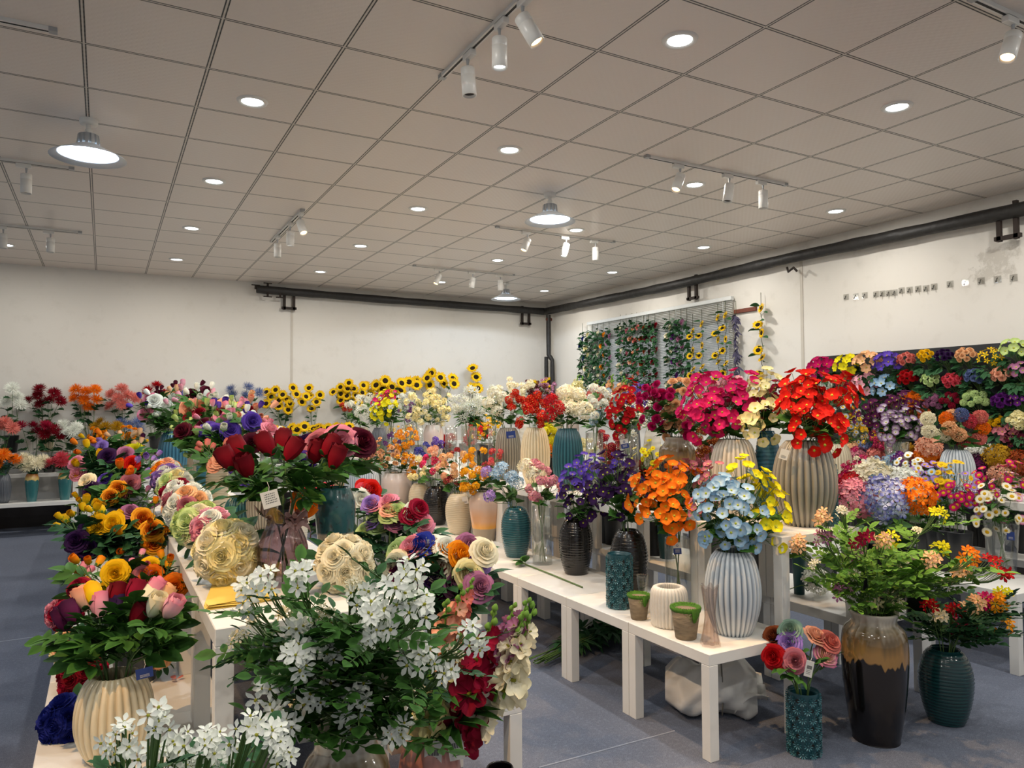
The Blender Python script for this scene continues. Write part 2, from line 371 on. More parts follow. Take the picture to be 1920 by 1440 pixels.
for Y, w, hs in ((4.34, 'nearest of the three sideways tracks', [(.32, (-.5, -.1, -1), 'warm'), (.84, (-.2, 0, -1), 'off'), (1.22, dn, 'off')]), (6.77, 'middle of the three sideways tracks', [(.36, (-.5, -.1, -1), 'warm'), (.85, (-.3, 0, -1), 'cool'), (1.24, dn, 'off')]), (9.12, 'farthest of the three sideways tracks', [(.35, (-.5, -.1, -1), 'warm'), (.85, (-.15, 0, -1), 'off'), (1.28, dn, 'off')])):
    track('t', (3.55, Y), (5.07, Y), [(s, a, k, ('lit warm' if k == 'warm' else 'lit white' if k == 'cool' else 'unlit white')+' spotlight, '+('left', 'middle', 'right')[i]+' on the '+w) for i, (s, a, k) in enumerate(hs)], 'white three-lamp ceiling track, '+w)
track('t', (3.5, 1.92), (5.0, 1.92), [(.33, (-.5, .0, -1), 'warm', 'glowing warm spotlight in the upper right corner of the view')], 'white ceiling track in the upper right corner of the view')
track('t', (-1.73, 4.28), (-.23, 4.28), [(.55, (.75, .3, -.85), 'warm', 'warm spotlight overhead left of the view')], 'white ceiling track at the upper left, no lamp in view')
track('t', (-1.73, 6.68), (-.23, 6.68), [(1.17, dn, 'off', 'unlit white spotlight on the left track behind the big cone lamp')], 'white ceiling track behind the left cone lamp')
track('t', (-1.73, 9.05), (-.23, 9.05), [(.79, dn, 'off', 'unlit spotlight at the left end of the far left track'), (1.2, dn, 'off', 'unlit white spotlight at the right end of the far left track')], 'white ceiling track farthest along the left side')
track('t', (-1.73, 1.92), (-.23, 1.92), [(.9, (.55, .42, -1), 'warm', 'warm spotlight above the left front display')], 'white ceiling track above the left front display')
# ------------------------------------------------------------------ pipes on the walls
lag = N('black_lagging'); lag.col(lag.mix(lag.noise(20, 4, lag.obj()), lin('0f0e0d'), lin('2a2826'))).set(Roughness=.55); lag.bump(lag.noise(9, 5, lag.obj()), .8, .02); lag = lag.m
rust = plain('rusty_steel', '2b211b', .8, 0, .5)
def pipe(pts, r, lab, name='heating_pipe', mat=lag, n=14):
    P = []
    for a, b in zip(pts[:-1], pts[1:]):
        a = arr(*a); b = arr(*b); k = max(2, int(np.linalg.norm(b-a)/.25))
        for i in range(k): P.append(a+(b-a)*i/k)
    P.append(arr(*pts[-1])); rad = [r*(1+.06*math.sin(i*2.7)+.04*math.sin(i*1.1)) for i in range(len(P))]
    o = tube(P, rad, n, cap=True).obj(name, mat); tag(o, lab, 'pipe', 'black lagged heating pipes'); return o
YP = YB-.14; XP = XR-.12
pipe([(1.95, YP, 3.275), (4, YP, 3.25), (6.9, YP, 3.24)], .058, 'long black lagged pipe along the top of the back wall')
pipe([(XP, YP-.01, 3.24), (XP, 8.0, 3.2), (XP, 5.8, 3.22), (XP, 3.0, 3.19)], .062, 'long black lagged pipe sloping along the top of the right wall')
pipe([(XP-.03, YB-.3, 3.16), (XP-.03, YB-.3, 2.45), (XP+.02, YB-.34, 2.35), (XP+.02, YB-.34, .1)], .04, 'thin black pipe dropping down the room corner, wall side')
pipe([(XP-.02, YB-.2, 2.42), (XP-.02, YB-.2, .1)], .034, 'short black pipe beside the corner drop pipe')
def bracket(p, dirx, lab):
    r = empty('pipe_bracket', p); tag(r, lab, 'bracket', 'steel brackets under the black pipe'); u = arr(1, 0, 0) if dirx else arr(0, 1, 0)
    for nm, a, b in (('post', u*-.07+arr(0, 0, .1), u*-.07+arr(0, 0, -.2)), ('post', u*.07+arr(0, 0, -.02), u*.07+arr(0, 0, -.2)), ('crossbar', u*-.09+arr(0, 0, -.19), u*.09+arr(0, 0, -.19))):
        lo = np.minimum(a, b)-.018; hi = np.maximum(a, b)+.018; box(lo[0], hi[0], lo[1], hi[1], lo[2], hi[2]).obj(nm, rust, r, False)
bracket((2.43, YP+.06, 3.22), True, 'dark rusty bracket under the back wall pipe by the seam')
bracket((6.55, YP+.06, 3.2), True, 'dark bracket under the back wall pipe near the corner')
bracket((XP+.04, 7.55, 3.17), False, 'square dark bracket under the right wall pipe above the blind')
bracket((XP+.02, 3.55, 3.17), False, 'dark bracket at the near end of the right wall pipe')
r = empty('pipe_valve', (2.0, YP, 3.27)); tag(r, 'rusty valve taps at the left end of the back wall pipe', 'valve')
for k, (x, z) in enumerate(((-.07, .06), (.1, -.1), (.28, -.1), (.1, .1))):
    tube([(x, -.02, 0), (x, -.03, z*.6), (x, -.03, z)], .016, 8).obj('valve_stem', rust, r); tube([(x-.06, -.03, z), (x, -.03, z), (x+.06, -.03, z)], .009, 6, cap=True).obj('handle', rust, r)
r = empty('pipe_valve', (XP-.02, YB-.3, 3.08)); tag(r, 'rusty valve on the pipe dropping down the corner', 'valve')
tube([(-.05, 0, 0), (0, 0, 0), (.05, 0, 0)], .03, 10, cap=True).obj('valve_body', plain('rust_red', '5b3022', .8, 0, .4), r); tube([(0, -.05, .02), (0, 0, .02), (0, .05, .02)], .012, 8, cap=True).obj('handle', rust, r)
r = tube([(XP+.02, 5.95, 3.12), (XP-.02, 5.9, 3.06), (XP, 5.84, 3.1), (XP-.02, 5.78, 3.05)], .014, 6, cap=True).obj('pipe_clip', rust); tag(r, 'small dark wire clip under the right wall pipe by the seam', 'clip')
# hooks
hk = MB(); box(-.008, -.002, -.032, .032, -.032, .032, .001, hk); hp = glassmat('clear_plastic', (.88, .88, .87), gl=.02); hkm = hk.mesh('pad', [hp], False)
hs = plain('hook_steel', '55534e', .35, .6); hook_me = tube([(-.006, 0, .014), (-.018, 0, .004), (-.02, 0, -.014), (-.03, 0, -.024), (-.04, 0, -.014)], .0045, 6, cap=True).mesh('hook', [hs])
HK = [(1587, 557), (1605, 556), (1622, 554), (1643, 552), (1655, 551), (1667, 550), (1678, 549), (1691, 545), (1706, 544), (1722, 542), (1737, 541), (1752, 538), (1782, 533), (1811, 530), (1840, 527), (1871, 524), (1901, 521)]
for i, (px, py) in enumerate(HK):
    p = onX(px, py, XR); o = empty('wall_hook', p); tag(o, 'clear square adhesive hook on the right wall, %s from left in the row' % ORD[i] if i else 'clear square adhesive hook at the left end of the wall row', 'hook', 'row of clear adhesive hooks on the right wall')
    link('pad', hkm, o); link('hook', hook_me, o)
# blind
bl = empty('window_blind', (XR-.06, 8.45, 2.9)); tag(bl, 'white slatted venetian blind hung over the window behind the garlands', 'blind')
hb = 1.6
box(-.03, .03, -hb, hb, -.035, .015, .004).obj('headrail', alu, bl, False)
sl = MB()
for i in range(66):
    z = -.05-i*.0225; sl.add([(-.012, -hb, z-.006), (.012, -hb, z+.006), (.012, hb, z+.006), (-.012, hb, z-.006)], [(0, 1, 2, 3)]); 
slm = plain('blind_slat', 'cfd1ce', .35); slo = sl.obj('slats', slm, bl, False); so = slo.modifiers.new('thick', 'SOLIDIFY'); so.thickness = .0012
for y in (-hb+.15, -.55, .1, .18, hb-.35): tube([(-.016, y, -.03), (-.016, y, -.8), (-.016, y, -1.55)], .0035, 5).obj('ladder_cord', alu, bl)
box(-.016, .016, -hb, hb, -1.57, -1.55, .003).obj('bottom_rail', alu, bl, False)
o = box(XR-.03, XR, 6.5, 6.86, 2.69, 2.74, .003).obj('wall_batten', plain('brown_wood', '6b3524', .7, 0, .3), smooth=False); tag(o, 'short brown wooden batten on the wall beside the blind', 'batten')
# ------------------------------------------------------------------ flower heads (unit radius, facing +Z); slots: 0 petal, 1 centre, 2 green
def fib(n, zmin=-.2):
    i = np.arange(n)+.5; z = 1-(1-zmin)*i/n; th = pi*(1+5**.5)*i; q = np.sqrt(np.maximum(0, 1-z*z))
    return np.stack([q*np.cos(th), q*np.sin(th), z], 1)
def rose(seed, tight=0.0, nu=6, nv=6):
    rg = np.random.RandomState(seed); mb = MB(); u = np.linspace(-1, 1, nu)[:, None]; v = np.linspace(0, 1, nv)[None, :]
    L = [(2, .12, .74, 0), (2, .22, .78, 0), (3, .34, .78, .01), (3, .48, .74, .05), (4, .64, .66, .11), (5, .8, .54, .18), (5, .92, .4, .22)]
    for k, (n, R, H, c) in enumerate(L):
        c *= (1-tight); off = rg.rand()*6
        for j in range(n):
            ph = off+2*pi*j/n+rg.uniform(-.15, .15); dp = pi/n*1.4; rr = R*rg.uniform(.93, 1.05); hh = H*rg.uniform(.93, 1.07)
            r = rr*(.14+.86*np.sin(v*pi/2)**.62)+c*v**4*(1+.3*np.sin(2.5*u+ph))-(.09*v**3 if k == 0 else 0)+u*.045*v+.018*np.sin(6*u+j)*v**4
            z = hh*(v**.9)*(1-.2*np.abs(u)**2.6)-c*.75*v**7-.5+.3*(1-k/6)*(1-v)*0-.02*k+.02*np.sin(7*u+k)*v**4
            a = ph+u*dp*(.5+.5*np.sqrt(v))
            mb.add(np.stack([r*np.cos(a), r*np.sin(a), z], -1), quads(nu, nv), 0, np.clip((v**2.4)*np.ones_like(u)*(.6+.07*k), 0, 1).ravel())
    return mb
def bud(seed):
    rg = np.random.RandomState(seed); mb = MB(); u = np.linspace(-1, 1, 5)[:, None]; v = np.linspace(0, 1, 7)[None, :]
    for k, (n, R, H, tip) in enumerate([(2, .24, 1.5, -.1), (3, .46, 1.62, -.05), (3, .56, 1.5, .07)]):
        off = rg.rand()*6
        for j in range(n):
            ph = off+2*pi*j/n; dp = pi/n*1.4
            r = R*(.32+.68*np.sin(np.minimum(v*1.35+.05, 1.25)*pi/2))*(1-.22*np.maximum(0, v-.55))+tip*v**6+u*.05*v
            z = H*v*(1-.1*np.abs(u)**2)*rg.uniform(.95, 1.04); a = ph+u*dp*(.7+.3*v)
            mb.add(np.stack([r*np.cos(a), r*np.sin(a), z-.7], -1), quads(5, 7), 0, (v*np.ones_like(u)).ravel())
    return mb
def calyx(k=5, L=.75, sp=.5, up=.35):
    mb = MB()
    for j in range(k):
        a = 2*pi*j/k; v = np.linspace(0, 1, 5)[None, :]; u = np.array([-1, 0, 1.])[:, None]
        r = .12+sp*np.sin(v*2.1)*.9; z = -.72+up*v*2*L-.25*v**4; w = .2*np.sin(np.minimum(1, v*1.1+.12)*pi)
        x = r+0*u; y = u*w
        mb.add(np.stack([x*np.cos(a)-y*np.sin(a), x*np.sin(a)+y*np.cos(a), z+0*u], -1), quads(3, 5), 2, (v*np.ones_like(u)).ravel())
    return mb
def strips(mb, base, tip, side, w, mid, m=0, t0=0., t1=1.):      # many narrow pointed petals at once
    P = [base, base*.45+tip*.55+mid, tip]; V = np.stack([P[0]-side*w*.5, P[0]+side*w*.5, P[1]-side*w, P[1]+side*w, P[2]-side*w*.15, P[2]+side*w*.15], 1)
    n = len(base); f = np.array([[0, 1, 3, 2], [2, 3, 5, 4]])[None]+6*np.arange(n)[:, None, None]
    mb.add(V.reshape(-1, 3), f.reshape(-1, 4), m, np.tile([t0, t0, (t0+t1)/2, (t0+t1)/2, t1, t1], n)); return mb
def mum(seed, n=110, curl=.25, w=.055, zmin=-.25, squash=.72):
    rg = np.random.RandomState(seed); d = fib(n, zmin)+rg.normal(0, .05, (n, 3)); d /= np.linalg.norm(d, axis=1)[:, None]; d[:, 2] *= squash
    up = np.array([0, 0, 1.]); s = np.cross(d, up); s /= np.linalg.norm(s, axis=1)[:, None]+1e-6
    L = rg.uniform(.85, 1.06, (n, 1)); return strips(MB(), d*.12, d*L+up*curl*.3, s, w, up*curl*-.2+d*.0)
def sunflower(seed):
    rg = np.random.RandomState(seed); mb = MB()
    for ring_, (R, z, n) in enumerate(((1.0, .02, 20), (.9, .1, 18))):
        a = np.arange(n)*2*pi/n+rg.uniform(-.06, .06, n)+ring_*.15; d = np.stack([np.cos(a), np.sin(a), 0*a], 1); s = np.stack([-np.sin(a), np.cos(a), 0*a], 1)
        L = rg.uniform(.92, 1.06, (n, 1))*R; strips(mb, d*.35, d*L+np.array([0, 0, 1.])*rg.uniform(-.05, .22, (n, 1)), s, .13, np.array([0, 0, z]), 0, .1)
    revolve([(0, .09), (.2, .13), (.34, .12), (.42, .05), (.42, -.02)], 18, None, mb, 1, lambda T, r, z: r*2)
    revolve([(.4, -.03), (.3, -.1), (.05, -.16), (.001, -.17)], 12, None, mb, 2)
    n = 12; a = np.arange(n)*2*pi/n; d = np.stack([np.cos(a), np.sin(a), 0*a-.12], 1); s = np.stack([-np.sin(a), np.cos(a), 0*a], 1); strips(mb, d*.25, d*.68, s, .12, np.array([0, 0, -.05]), 2)
    return mb
def floret(k, cup=.2, wid=.62, r0=.08, nv=3, tipw=.6, nu=3):
    """k rounded petals, unit radius, facing +Z"""
    mb = MB(); v = np.linspace(0, 1, nv+1)[None, :]; u = np.linspace(-1, 1, nu)[:, None]
    for j in range(k):
        a = 2*pi*j/k; w = wid*(.25+.75*np.sin(np.minimum(1, v*.95+.0)*pi*tipw+.1)); x = r0+(1-r0)*v*(1-(.2 if nu == 3 else .3)*np.abs(u)**(2 if nu == 3 else 2.5)); y = u*w*v**.7*(1-(.45 if nu == 3 else .1)*v**6)
        z = cup*v**1.5+.06*u*u*v*3*cup-.18*np.maximum(0, v-.7)
        mb.add(np.stack([x*np.cos(a)-y*np.sin(a), x*np.sin(a)+y*np.cos(a), z+0*x+(.05*np.sin(9*u+3*j)*v**3 if nu > 3 else 0)], -1), quads(nu, nv+1), 0, (v*np.ones_like(u)).ravel())
    return mb
def dot(mb, r, h, m=1, n=6): return revolve([(r, 0), (r*.8, h*.8), (0.0001, h)], n, None, mb, m)
def ballof(fl, n, fr, zmin, seed, squash=1., rad=1., jit=.06):
    rg = np.random.RandomState(seed); mb = MB()
    for p in fib(n, zmin):
        p = p+rg.normal(0, jit, 3); d = p/np.linalg.norm(p); q = d*np.array([1, 1, squash])*rad*rg.uniform(.84, 1.02)
        mb.put(fl, frame(d+rg.normal(0, .3, 3), rg.rand()*6), fr*rg.uniform(.82, 1.15), q, None, rg.uniform(-.4, .3))
    return mb
F4H = floret(4, .22, .56, .05, 2); dot(F4H, .13, .1, 0, 5); P3 = floret(4, .9, .6, .05, 2, .7); F5 = floret(5, .2, .55, .06, 2); dot(F5, .2, .18); F5N = floret(5, .25, .34, .06, 3, .75); dot(F5N, .14, .22)
CUP = floret(5, .45, .6, .06, 4, .62, 5); dot(CUP, .2, .22, 1, 8); STAR = floret(6, .3, .2, .05, 3, .85); dot(STAR, .1, .2)
LILY = floret(6, .6, .44, .06, 5, .7, 5); dot(LILY, .12, .4)
def daisy_(seed):
    n = 20; a = np.arange(n)*2*pi/n; d = np.stack([np.cos(a), np.sin(a), 0*a+.06], 1); s = np.stack([-np.sin(a), np.cos(a), 0*a], 1)
    mb = strips(MB(), d*.3, d, s, .17, np.array([0, 0, .07])); revolve([(.42, .02), (.36, .12), (.2, .17), (.001, .16)], 12, None, mb, 1, lambda T, r, z: r*2); return mb
def pom_(seed):
    return ballof(P3, 150, .2, -.95, seed, .95, .86, .02)
def spike_(seed):
    rg = np.random.RandomState(seed); mb = MB(); n = 15
    for i in range(n):
        f = i/(n-1); a = i*2.4; s = .34*(1-f)**.8+.05; z = -1.0+2.0*f; d = np.array([math.cos(a), math.sin(a), .25+f*.7])
        if f < .72: mb.put(LILY, frame(d, rg.rand()*6), s*1.15, np.array([.1*math.cos(a), .1*math.sin(a), z]))
        else: mb.add(*_egg(np.array([.06*math.cos(a), .06*math.sin(a), z]), .075), 2)
    tube([(0, 0, -1.2), (.02, 0, 0), (0, 0, 1.05)], [.04, .03, .02], 5, mb, 2); return mb
def _egg(c, r, n=6):
    m = revolve([(.001, -r*1.2), (r*.8, -r*.4), (r, .2*r), (r*.5, r*1.1), (.001, r*1.5)], n); return m.v[0]+c, m.f[0]
def poppyrose(seed): return rose(seed, -.25)
BK = {'rose': lambda s: rose(s), 'bud': bud, 'mum': lambda s: mum(s), 'thistle': lambda s: mum(s, 120, .5, .03, -.1, .7), 'sunflower': sunflower,
      'hydra': lambda s: ballof(F4H, 125, .22, -.45, s, .85, .9), 'hydrasm': lambda s: ballof(F4H, 34, .31, -.3, s, .8, .85),
      'cluster': lambda s: ballof(F5, 26, .38, -.3, s, .85, .8), 'five': lambda s: F5N, 'cup': lambda s: CUP, 'star': lambda s: ballof(STAR, 9, .55, 0, s, .7, .6),
      'daisy': daisy_, 'pom': pom_, 'spike': spike_, 'lily': lambda s: LILY, 'tiny': lambda s: ballof(F5, 9, .5, -.1, s, .8, .7), 'minirose': lambda s: rose(s, .2, 4, 4)}
NV = {'five': 1, 'cup': 1, 'lily': 1}
_blc = {}
def bloom(kind, k):
    k = k % NV.get(kind, 3); key = (kind, k)
    if key not in _blc: _blc[key] = [BK[kind](k*17+5), None]
    return _blc[key]
CENT = {}
def centre(kind):
    c = {'sunflower': '2b1a0c', 'daisy': 'e2b01c', 'cup': 'c9cf4a', 'five': 'a9a83c', 'cluster': 'e7d060', 'tiny': 'e0c850', 'star': 'c8cc70', 'lily': 'd8c040'}.get(kind, '8a8a30')
    return c
def bloom_mesh(kind, k):
    b = bloom(kind, k)
    if b[1] is None: b[1] = b[0].mesh(kind, [petal('cccccc'), petal('c8a020'), CALYX])
    return b[1]
# leaves (unit length along +X, normal +Z)
def leaf(nv=5, wid=.3, droop=.25, fold=.12, wav=0., pw=.8, lobes=0):
    v = np.linspace(0, 1, nv+1)[None, :]; u = np.array([-1, -.5, 0, .5, 1.])[:, None]
    w = wid*np.sin(np.clip(v, 0, 1)**pw*pi)**.8
    if lobes: w = wid*(.25+.9*np.sin(v**.7*pi)**.7)*(1+.3*np.sin(v*lobes*6.28)) * (1-v**6)
    x = v+0*u; y = u*w; z = -droop*v**2+fold*np.abs(u)*w*2+wav*np.sin(v*9)*u*u
    return MB().add(np.stack([x, y, z], -1), quads(5, nv+1), 3, np.clip(.35+.4*np.abs(u)+.2*v, 0, 1).ravel())
LF = {'ovate': leaf(), 'lance': leaf(5, .13, .45, .1), 'oval': leaf(4, .3, .12, .1, 0, .95), 'lobed': leaf(8, .42, .3, .1, .04, .8, 3)}
def sprig(kind, rg):
    """one compound leaf, about unit length along +X"""
    mb = MB()
    if kind == 'rose':
        for x, a, s in ((.35, .9, .5), (.35, -.9, .5), (.62, .75, .55), (.62, -.75, .55), (.78, 0, .6)):
            c, q = math.cos(a), math.sin(a); R = np.array([[c, -q, 0], [q, c, 0], [0, 0, 1.]])@np.array(Matrix.Rotation(rg.uniform(-.5, .5), 3, 'X')); mb.put(LF['ovate'], R, s, (x, 0, -.1*x*x))
        tube([(0, 0, 0), (.4, 0, -.02), (.8, 0, -.06)], .012, 4, mb, 4)
    elif kind == 'locust':
        for i in range(5):
            x = .2+.17*i
            for sg in (1, -1):
                a = sg*rg.uniform(.8, 1.2); c, q = math.cos(a), math.sin(a); R = np.array([[c, -q, 0], [q, c, 0], [0, 0, 1.]])@np.array(Matrix.Rotation(rg.uniform(-.6, .6), 3, 'X')); mb.put(LF['oval'], R, .27+.03*i-.012*i*i, (x, 0, -.15*x*x))
        mb.put(LF['oval'], None, .34, (1.0, 0, -.15)); tube([(0, 0, 0), (.5, 0, -.04), (1.02, 0, -.15)], .011, 4, mb, 4)
    elif kind == 'lobed': mb.put(LF['lobed'], None, .8, (.25, 0, 0)); tube([(0, 0, 0), (.3, 0, 0)], .014, 4, mb, 4)
    elif kind == 'lance':
        for a in (-.6, 0, .6):
            c, q = math.cos(a), math.sin(a); mb.put(LF['lance'], np.array([[c, -q, 0], [q, c, 0], [0, 0, 1.]]), rg.uniform(.8, 1.1), (.05, 0, 0))
    else: mb.put(LF['ovate'], None, .85, (.15, 0, 0)); tube([(0, 0, 0), (.2, 0, 0)], .014, 4, mb, 4)
    return mb
_rg = np.random.RandomState(3); SPR = {k: [sprig(k, _rg) for _ in range(3)] for k in ('rose', 'locust', 'lobed', 'lance', 'big')}
def put_leaf(mb, kind, p, d, size, rg):
    d = d/np.linalg.norm(d); up = np.array([0, 0, 1.]); y = np.cross(up, d); y = y/(np.linalg.norm(y)+1e-6); n = np.cross(d, y)
    ro = rg.uniform(-.7, .7); y2 = y*math.cos(ro)+n*math.sin(ro); R = np.stack([d, y2, np.cross(d, y2)], 1)
    mb.put(SPR[kind][rg.randint(3)], R, size, p)
# ------------------------------------------------------------------ colours of petals (tip, base)
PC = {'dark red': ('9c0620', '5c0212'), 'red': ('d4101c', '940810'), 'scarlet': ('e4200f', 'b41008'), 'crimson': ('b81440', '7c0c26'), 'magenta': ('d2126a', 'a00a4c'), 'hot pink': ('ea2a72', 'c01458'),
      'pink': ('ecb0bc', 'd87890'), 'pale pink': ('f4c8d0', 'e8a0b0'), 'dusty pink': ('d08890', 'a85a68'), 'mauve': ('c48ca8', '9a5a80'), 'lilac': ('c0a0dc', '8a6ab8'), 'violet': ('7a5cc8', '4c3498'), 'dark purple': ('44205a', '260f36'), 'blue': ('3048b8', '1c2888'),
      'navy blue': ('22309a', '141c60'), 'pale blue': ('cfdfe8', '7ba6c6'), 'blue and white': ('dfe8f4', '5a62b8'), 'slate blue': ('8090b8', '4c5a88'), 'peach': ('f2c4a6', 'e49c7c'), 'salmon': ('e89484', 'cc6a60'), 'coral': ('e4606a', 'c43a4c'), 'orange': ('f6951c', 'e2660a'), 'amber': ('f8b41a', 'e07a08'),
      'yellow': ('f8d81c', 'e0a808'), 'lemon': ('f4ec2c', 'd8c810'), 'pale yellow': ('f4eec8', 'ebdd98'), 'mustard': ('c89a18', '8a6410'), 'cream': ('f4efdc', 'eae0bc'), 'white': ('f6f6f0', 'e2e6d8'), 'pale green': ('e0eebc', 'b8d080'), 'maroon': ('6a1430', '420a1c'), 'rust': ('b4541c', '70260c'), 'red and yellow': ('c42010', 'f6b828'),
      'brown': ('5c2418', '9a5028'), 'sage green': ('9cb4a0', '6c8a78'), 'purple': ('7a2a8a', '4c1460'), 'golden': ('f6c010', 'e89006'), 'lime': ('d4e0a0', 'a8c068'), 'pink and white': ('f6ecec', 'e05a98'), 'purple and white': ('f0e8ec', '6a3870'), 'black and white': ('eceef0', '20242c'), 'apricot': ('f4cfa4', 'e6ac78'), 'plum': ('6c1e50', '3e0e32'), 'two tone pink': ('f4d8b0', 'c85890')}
def pm(c): a = PC[c]; return petal(a[0], a[1])
# kind: (object name, category, noun, bloom kind, heads, bloom radius, cluster radius, leaf kind, leaf size, leaf count, part name)
K = {'rose': ('rose', 'rose', 'open rose', 'rose', 1, .045, 0, 'rose', .12, 3, 'bloom'),
     'bud': ('rosebud', 'rosebud', 'rosebud', 'bud', 1, .05, 0, 'rose', .12, 4, 'bloom'),
     'smallbud': ('bud_spray', 'bud spray', 'bud spray', 'bud', 3, .021, .05, 'rose', .1, 3, 'bud'),
     'mum': ('chrysanthemum', 'chrysanthemum', 'spider chrysanthemum', 'mum', 1, .085, 0, 'lobed', .12, 3, 'bloom'),
     'thistle': ('globe_thistle', 'thistle', 'globe thistle', 'thistle', 1, .09, 0, 'lance', .12, 3, 'bloom'),
     'sunflower': ('sunflower', 'sunflower', 'sunflower', 'sunflower', 1, .1, 0, 'big', .12, 3, 'bloom'),
     'hydra': ('hydrangea', 'hydrangea', 'round hydrangea', 'hydra', 1, .1, 0, 'big', .16, 3, 'bloom'),
     'hydrasm': ('hydrangea', 'hydrangea', 'hydrangea cluster', 'hydrasm', 1, .06, 0, 'big', .12, 3, 'bloom'),
     'cluster': ('blossom_spray', 'blossom spray', 'blossom spray', 'cluster', 3, .042, .06, 'lobed', .09, 4, 'blossom_cluster'),
     'bigcluster': ('blossom_spray', 'blossom spray', 'blossom spray', 'cluster', 2, .06, .07, 'lobed', .1, 4, 'blossom_cluster'),
     'tiny': ('blossom_spray', 'blossom spray', 'small-flowered spray', 'tiny', 6, .028, .08, 'oval', .07, 5, 'blossom_cluster'),
     'cup': ('anemone_spray', 'anemone spray', 'anemone spray', 'cup', 13, .030, .088, 'lobed', .1, 5, 'blossom'),
     'star': ('star_flower_spray', 'star flower spray', 'star-flower spray', 'star', 3, .05, .07, 'lance', .12, 4, 'blossom_cluster'),
     'daisy': ('daisy_spray', 'daisy spray', 'daisy spray', 'daisy', 7, .024, .085, 'lance', .07, 5, 'blossom'),
     'pom': ('pompon_flower', 'pompon flower', 'pompon flower', 'pom', 1, .05, 0, 'big', .1, 4, 'bloom'),
     'spike': ('snapdragon_spike', 'snapdragon', 'snapdragon spike', 'spike', 1, .12, 0, 'lance', .16, 3, 'bloom'),
     'minirose': ('rose_spray', 'rose spray', 'small-rose spray', 'minirose', 6, .022, .06, 'rose', .08, 4, 'bloom'),
     'five': ('jasmine_branch', 'blossom branch', 'blossom branch', 'five', 9, .026, .048, 'locust', .15, 6, 'blossom')}
def at_d(px, py, d): return CAM+ray(px, py)*d
RND = np.random.RandomState(11)
def make_stem(kind, colour, base, mouth, head, where, near=True, size=1.0, axis=None, seedpos=None, leafm=LEAF, stemm=STEM, name=None, leafy=1.0, lab=None, group=None):
    nm, cat, noun, bk, nh, br, cr, lk, ls, ln, pn = K[kind]; rg = RND
    base, mouth, head = [np.asarray(q, float) for q in (base, mouth, head)]; o = base.copy()
    ax = np.asarray(axis if axis is not None else mouth, float); out = head-ax; out[2] = 0; ol = np.linalg.norm(out); out = out/(ol+1e-6)
    tocam = CAM-head; tocam[2] = 0; tocam /= np.linalg.norm(tocam)
    nrm = out*min(1, ol/.1)*.45+np.array([0, 0, .62])+tocam*.42+rg.normal(0, .1, 3); nrm /= np.linalg.norm(nrm)
    if bk in ('rose', 'pom', 'sunflower', 'mum') and bk != 'mum': nrm = nrm+tocam*.45-np.array([0, 0, .2]); nrm /= np.linalg.norm(nrm)
    if bk in ('spike',): nrm = np.array([0, 0, 1.])+out*.35+rg.normal(0, .08, 3); nrm /= np.linalg.norm(nrm)
    if bk == 'bud': nrm = np.array([0, 0, 1.])+out*.5+rg.normal(0, .12, 3); nrm /= np.linalg.norm(nrm)
    br = br*size; cr = cr*size; tip = head-nrm*br*.45
    P = np.concatenate([np.linspace(base, mouth, 4)[:-1], bez([mouth, mouth+(mouth-base)/(np.linalg.norm(mouth-base)+1e-6)*np.linalg.norm(head-mouth)*.35, tip-nrm*.06-np.array([0, 0, .04]), tip], 8)])-o
    sr = .0028 if bk in ('rose', 'bud', 'hydra', 'sunflower', 'mum') else .0022
    heads = []
    if nh == 1: heads = [(head, nrm, 1.0)]
    elif kind == 'five':
        for _ in range(nh):
            d = nrm+rg.normal(0, .7, 3); d /= np.linalg.norm(d); heads.append((head+d*cr*rg.uniform(.5, 1), d*.8+tocam*.4, rg.uniform(.8, 1.15)))
    else:
        for q in fib(nh, -.35):
            d = frame(nrm, rg.rand()*6)@(q+rg.normal(0, .12, 3)); heads.append((head-nrm*cr*.3+d*cr*np.array([1, 1, 1.2]), (d+nrm*.6+tocam*.25), rg.uniform(.82, 1.15)))
    smb = MB(); fmb = MB(); tube(P, sr, 5, smb, 4)
    for p, d, s in heads:
        if nh > 1: a = P[-3]; b = p-o-np.asarray(d)/np.linalg.norm(d)*br*.2; tube([a, (a+b)/2+arr(0, 0, -.012), b], .0014, 4, smb, 4)
    n = max(1, int(ln*leafy)); m0 = mouth-o
    for i in range(n):
        f = (i+.5)/n*.82+.05 if kind != 'five' else .25+.62*(i+.5)/n; k = 3+f*(len(P)-4); i0 = int(k); p = P[i0]*(1-k+i0)+P[min(i0+1, len(P)-1)]*(k-i0)
        a = rg.rand()*6.28; d = np.array([math.cos(a), math.sin(a), rg.uniform(.0, .9)])+out*.4
        put_leaf(fmb, lk if lk != 'oval' else 'locust', p, d, ls*size**.5*rg.uniform(.75, 1.2), rg)
    lb = lab or '%s %s %s' % (colour, noun, where)
    if near:
        root = empty(nm, o)
        smb.obj('stem', [stemm]*5, root); fmb.obj('foliage', [leafm]*4+[stemm], root)
        for j, (p, d, s) in enumerate(heads):
            d = np.asarray(d)/np.linalg.norm(d); sp = rg.rand()*6
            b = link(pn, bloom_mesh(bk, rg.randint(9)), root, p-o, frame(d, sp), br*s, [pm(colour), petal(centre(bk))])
            if kind in ('bud', 'rose', 'smallbud'): link('calyx', calyx_me(kind == 'bud'), b)
    else:
        mb = MB(); mb.put(smb).put(fmb)
        for p, d, s in heads: mb.put(bloom(bk, rg.randint(9))[0], frame(np.asarray(d), rg.rand()*6), br*s, p-o)
        root = mb.obj(nm, [pm(colour), petal(centre(bk)), CALYX, leafm, stemm], None, True, o)
    tagn(root, lb, cat, group or '%s %ss %s' % (colour, noun, where), head)
    return root
_cal = {}
